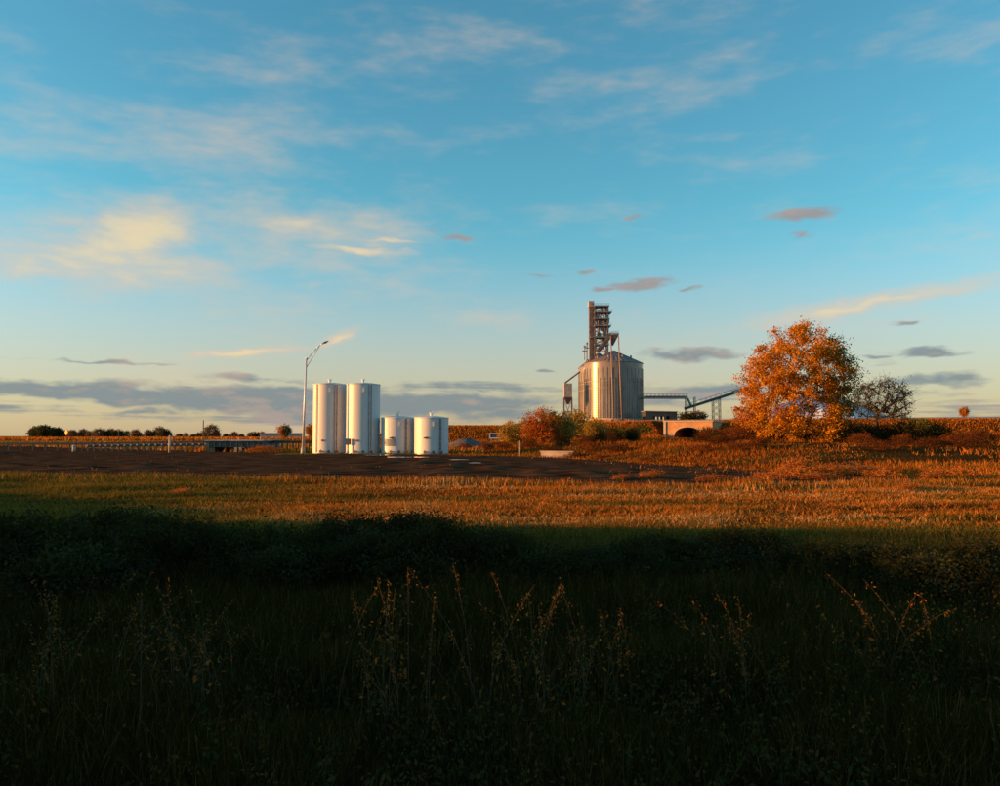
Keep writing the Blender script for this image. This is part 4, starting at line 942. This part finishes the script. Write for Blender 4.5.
# guardrail with many posts
root = thing('guardrail', 'long roadside guardrail with closely spaced pale posts on the left', 'guardrail', (pb(88, 450).x, BY, 0))
x0, x1 = pb(88, 445).x, pb(206, 445).x; zt0, zt1 = pb(88, 442.6).z, pb(206, 440.9).z; npst = 20
for i in range(npst):
    t = i/(npst-1); x_ = x0+(x1-x0)*t; z_ = zt0+(zt1-zt0)*t; g_ = hz(x_, BY)
    p = MB().box((x_-.09, BY-.10, g_-.2), (x_+.09, BY+.08, z_+.03)).build('post', M['wood'], root)
    MB().box((x_-.10, BY-.26, z_-.50), (x_+.10, BY-.102, z_-.26)).build('block', M['post'], p)
m = lambda dz0, dz1, yy: MB().add([(x0, BY+yy, zt0+dz0), (x1, BY+yy, zt1+dz0), (x1, BY+yy+.06, zt1+dz0), (x0, BY+yy+.06, zt0+dz0), (x0, BY+yy, zt0+dz1), (x1, BY+yy, zt1+dz1), (x1, BY+yy+.06, zt1+dz1), (x0, BY+yy+.06, zt0+dz1)], [(3,2,1,0),(4,5,6,7),(0,1,5,4),(1,2,6,5),(2,3,7,6),(3,0,4,7)])
m(-.20, .0, -.18).build('rail', M['rail'], root); m(-.62, -.30, -.09).build('rail', M['teal_steel'], root)
root = thing('guardrail', 'thin plain guardrail running off the left edge', 'guardrail', (pb(30, 450).x, BY+2, 0))
xa_, xb_ = pb(-10, 443, BY+2).x, pb(88, 443, BY+2).x; z_ = pb(60, 442.6, BY+2).z
MB().box((xa_, BY+1.9, z_-.30), (xb_, BY+1.98, z_)).build('rail', M['rail'], root)
for i in range(8): x_ = xa_+(xb_-xa_)*(i+.5)/8; MB().box((x_-.07, BY+2.0, -.1), (x_+.07, BY+2.14, z_+.02)).build('post', M['wood'], root)
# small road bridge
root = thing('road_bridge', 'low dark teal road bridge span on two pale columns', 'bridge', (pb(235, 453).x, BY-4, 0)); Yb = BY-4
a, b_ = W(206, 447.2, Yb), W(262, 441.2, Yb)
MB().box((a.x, Yb, a.z), (b_.x, Yb+8, b_.z)).build('girder', M['teal_steel'], root)
MB().box((a.x-.2, Yb-.25, b_.z), (b_.x+.2, Yb+8.2, b_.z+.16)).build('deck', M['conc'], root)
for i in range(10): x_ = a.x+(b_.x-a.x)*(i+.5)/10; MB().box((x_-.06, Yb-.10, a.z+.02), (x_+.06, Yb-.002, b_.z-.02)).build('web_stiffener', M['teal_steel'], root)
for px in (237.0, 241.4): c = W(px, 450, Yb); MB().box((c.x-.14, Yb-.5, -.2), (c.x+.14, Yb-.15, W(px, 447.4, Yb).z)).build('column', M['post'], root)
c0, c1 = W(244, 453, Yb), W(264, 447.3, Yb); MB().box((c0.x, Yb+.3, -.3), (c1.x, Yb+7.5, a.z)).build('abutment', M['teal_steel'], root)
c0, c1 = W(206, 453, Yb), W(214, 447.3, Yb); MB().box((c0.x, Yb+.3, -.3), (c1.x, Yb+7.5, a.z)).build('abutment', M['teal_steel'], root)
root = thing('guardrail', 'guardrail between the small bridge and the lamp post', 'guardrail', (pb(285, 450).x, BY, 0))
xa_, xb_ = pb(263, 441).x, pb(312, 441).x; z_ = pb(285, 440.6).z
MB().box((xa_, BY-.1, z_-.34), (xb_, BY-.03, z_)).build('rail', M['rail'], root)
for i in range(9): x_ = xa_+(xb_-xa_)*(i+.5)/9; MB().box((x_-.07, BY, -.2), (x_+.07, BY+.14, z_+.03)).build('post', M['wood'], root)
# orange grassy mound by the bridge
mc = W(265, 450, 93)
root = copy_tree(p_brush, (mc.x, 93, 0), 1.0, (1.05, .7, .38), 'low orange grassy mound below the bridge, left of the lamp'); root.pop('group'); root.name = 'grassy_mound'
for ch in root.children:
    if ch.name.startswith('crown'):
        ch.data = ch.data.copy(); nn = len(ch.data.vertices); cc = np.hstack([np.repeat(pick(DRY, nn//4), 4, 0), np.ones((nn, 1))]); ch.data.color_attributes['Col'].data.foreach_set('color', cc.astype(np.float32).ravel())
# posts and signs
def stub(name, label, cat, px, py0, py1, Y, w_, matname, cap=True):
    a = W(px, py0, Y); b_ = W(px, py1, Y); g_ = min(a.z, hz(a.x, Y)+.02)-.1
    r0 = thing(name, label, cat, (a.x, Y, g_)); MB().tube((a.x, Y, g_), (a.x, Y, b_.z), w_, w_*.88, 10).build('shaft', M[matname], r0, smooth=True)
    if cap: MB().tube((a.x, Y, b_.z), (a.x, Y, b_.z+w_*.8), w_*1.05, w_*.4, 10).build('cap', M[matname], r0)
    return r0
stub('marker_post', 'pale marker post standing in front of the left guardrail', 'post', 169.6, 449.5, 436.2, 96, .15, 'post')
stub('concrete_bollard', 'short sunlit concrete bollard at the left end of the posts', 'bollard', 74, 451, 446.3, 102, .24, 'conc_pale')
stub('utility_mast', 'thin dark mast rising above the far treeline', 'mast', 203, 442, 420.5, 150, .10, 'wood')
stub('thin_post', 'thin grey post left of the small round tree', 'post', 260.6, 441, 432.5, 140, .07, 'steel')
stub('field_post', 'short dark post behind the plain left guardrail', 'post', 76, 444, 439.5, 120, .12, 'wood')
stub('marker_post', 'slim pale post in the grass below the rust shrub', 'post', 519, 457, 441, 78, .05, 'post')
def sign(label, px, py, pyb, Y, s_, matname):
    c = W(px, py, Y); g_ = hz(c.x, Y)-.2; r0 = thing('road_sign', label, 'sign', (c.x, Y, g_))
    MB().tube((c.x, Y, g_), (c.x, Y, c.z+.2), .06, n=8).build('post', M['wood'], r0)
    th = .04; q = Matrix.Rotation(R(-38), 3, 'Z')
    vs_ = [Vector(v) for v in ((0, -th, -s_), (s_, -th, 0), (0, -th, s_), (-s_, -th, 0), (0, th, -s_), (s_, th, 0), (0, th, s_), (-s_, th, 0))]
    MB().add([q@v+Vector((c.x, Y-.11, c.z)) for v in vs_], [(0,1,2,3),(7,6,5,4),(0,4,5,1),(1,5,6,2),(2,6,7,3),(3,7,4,0)]).build('panel', M[matname], r0)
sign('bright yellow orange diamond sign on a post at the far left', 66.8, 432.2, 443, 150, .62, 'sign_yellow')
sign('dark small sign on a thin post left of the bridge', 118.8, 430.2, 443, 150, .30, 'wood')
stub('thin_post', 'thin brown post in the far left field', 'post', 92, 441, 433, 180, .08, 'wood', False).pop('group', None)
# long low shed far behind the small tree
a, b_ = W(261, 437.5, 420), W(300, 434.2, 420); g0 = hz(a.x, 420)
root = thing('farm_shed', 'long low grey shed on the horizon behind the small round tree', 'shed', ((a.x+b_.x)/2, 420, g0))
MB().box((a.x, 420, g0-.3), (b_.x, 430, b_.z-.3)).build('wall', M['steel'], root)
MB().add([(a.x-.3, 419.5, b_.z-.3), (b_.x+.3, 419.5, b_.z-.3), (b_.x+.3, 430.5, b_.z-.3), (a.x-.3, 430.5, b_.z-.3), (a.x-.3, 425, b_.z+.7), (b_.x+.3, 425, b_.z+.7)], [(0,1,5,4),(2,3,4,5),(3,0,4),(1,2,5),(3,2,1,0)]).build('roof', M['galv_roof'], root)
# golden shrub by the mast
copy_tree(p_gold, place(204.5, 170), 0, (.38, .38, .42), 'small orange bush at the foot of the mast')

# ------------------------------------------------------------------ middle: sign board, gravel heap, concrete block
sy = 150.0; a, b_ = W(489.5, 438.5, sy), W(503, 433.2, sy); g0 = hz((a.x+b_.x)/2, sy)
root = thing('notice_board', 'small white bordered notice board left of the golden shrubs', 'sign', ((a.x+b_.x)/2, sy, g0))
MB().box((a.x, sy, a.z), (b_.x, sy+.08, b_.z)).build('panel', M['dark_shed'], root)
fr = .16
for bx0, bx1, bz0, bz1 in ((a.x-.02, b_.x+.02, b_.z-fr, b_.z+.02), (a.x-.02, b_.x+.02, a.z-.02, a.z+fr), (a.x-.02, a.x+fr, a.z+fr, b_.z-fr), (b_.x-fr, b_.x+.02, a.z+fr, b_.z-fr)):
    MB().box((bx0, sy-.03, bz0), (bx1, sy+.11, bz1)).build('border', M['white'], root)
for x_ in (a.x+.3, b_.x-.3): MB().box((x_-.06, sy+.1, g0-.2), (x_+.06, sy+.22, a.z+.3)).build('post', M['post'], root)
gc_ = W(466, 440, 135); g0 = hz(gc_.x, 135)
vs_, fs_ = [], []; n = 28; rr = (1, .8, .55, .3, .06)
for j, t in enumerate(rr):
    for i in range(n):
        an = 2*math.pi*i/n; k_ = 1+.10*math.sin(an*3+1)+.06*math.sin(an*7); vs_.append((gc_.x+5.2*t*k_*math.cos(an), 135+3.5*t*k_*math.sin(an), g0-.1+1.75*(1-t)**.85*(1+.08*math.sin(an*5+t*9))))
for j in range(len(rr)-1): fs_ += [(j*n+i, j*n+(i+1) % n, (j+1)*n+(i+1) % n, (j+1)*n+i) for i in range(n)]
fs_.append(tuple((len(rr)-1)*n+i for i in range(n)))
root = thing('gravel_heap', 'low grey gravel heap right of the short white tanks', 'gravel heap', (gc_.x, 135, g0)); MB().add(vs_, fs_).build('heap', M['gravel'], root, smooth=True)
# concrete headwall in the brush
a, b_ = W(540, 460, 74), W(573, 452.2, 74); g0 = hz((a.x+b_.x)/2, 74)
hw = root = thing('concrete_headwall', 'low tan concrete headwall in the grass below the rust shrub', 'wall', ((a.x+b_.x)/2, 74, g0))
MB().box((a.x, 74, g0-.4), (b_.x, 74.45, b_.z)).build('wall', M['conc'], root); MB().box((a.x-.08, 73.94, b_.z), (b_.x+.08, 74.5, b_.z+.12)).build('coping', M['conc'], root)
hw.rotation_euler = (0, 0, R(-20))
# puddles on the lot
for i, (px, py, rx, ry, lab) in enumerate(((377, 456.6, 1.25, 1.1, 'pale puddle in front of the second tall tank'), (405, 458.9, 1.7, .9, 'long pale puddle in front of the short tanks'), (458, 461.6, .75, .45, 'small puddle right of the short tanks'), (475, 465.0, .42, .30, 'tiny puddle farthest right on the bare lot'))):
    Y = 2*FPX/(py-436.0); c = W(px, py, Y); vs_ = []
    for q in range(28): an = 2*math.pi*q/28; k_ = 1+.22*math.sin(an*3+i)+.12*math.sin(an*5+2*i); vs_.append((c.x+rx*k_*math.cos(an), Y+ry*k_*math.sin(an)*2.0, .16))
    o = MB().add(vs_, [tuple(range(28))]).build('puddle', M['puddle']); tag(o, lab, 'puddle', 'puddles on the bare lot')
# earth and brush pile at the right end of the lot
ec = W(852, 474, 41); g0 = hz(ec.x, 41)
root = thing('brush_pile', 'pile of grey sticks and earth among the orange grass on the right', 'brush pile', (ec.x, 41, g0))
vs_, fs_ = [], []; n = 24
for j, t in enumerate(rr):
    for i in range(n):
        an = 2*math.pi*i/n; k_ = 1+.15*math.sin(an*3+1)+.1*math.sin(an*8); vs_.append((ec.x+1.3*t*k_*math.cos(an), 41+.9*t*k_*math.sin(an), g0-.08+.62*(1-t)*(1+.2*math.sin(an*5+t*9))))
for j in range(len(rr)-1): fs_ += [(j*n+i, j*n+(i+1) % n, (j+1)*n+(i+1) % n, (j+1)*n+i) for i in range(n)]
fs_.append(tuple((len(rr)-1)*n+i for i in range(n)))
MB().add(vs_, fs_).build('earth_mound', M['earth'], root)
m = MB()
for i in range(60):
    an = random.uniform(0, 6.28); r_ = random.uniform(0, 1.0); p = Vector((ec.x+r_*math.cos(an), 41+.7*r_*math.sin(an), g0+.55*(1-r_)+.05)); d_ = Vector((random.gauss(0, 1), random.gauss(0, .6), random.gauss(.1, .35))).normalized()*random.uniform(.2, .6)
    m.tube(p-d_, p+d_, .022, .010, 4)
m.build('sticks', M['bark_grey'], root, kind='stuff')

# ------------------------------------------------------------------ every repeat gets a label that singles it out
ONES = 'zero first second third fourth fifth sixth seventh eighth ninth tenth eleventh twelfth thirteenth fourteenth fifteenth sixteenth seventeenth eighteenth nineteenth twentieth'.split()
def ordinal(i): return ONES[i] if i <= 20 else {30: 'thirtieth', 40: 'fortieth'}.get(i) or ('twenty ', 'thirty ', 'forty ')[i//10-2]+ONES[i % 10]
for lab, new in (('dark leafy shrub in the shaded strip along the bottom', 'dark leafy shrub in the shaded foreground strip, %s from the left'), ('reddish brown brush on the rise right of the bare lot', 'reddish brown brush clump beyond the bare lot, %s from the left'),
                 ('rust weed clump in the field near the right end of the lot', 'low rust weed clump at the lot edge, %s from the left'), ('low dark green tree in the far treeline', 'low dark green tree of the far treeline, %s from the left'), ('brownish autumn tree in the far treeline', 'brownish tree of the far treeline, %s from the left')):
    obs = sorted([o for o in COL.objects if o.get('label') == lab], key=lambda o: o.location.x/o.location.y)
    for i, o in enumerate(obs): o['label'] = new % ordinal(i+1)
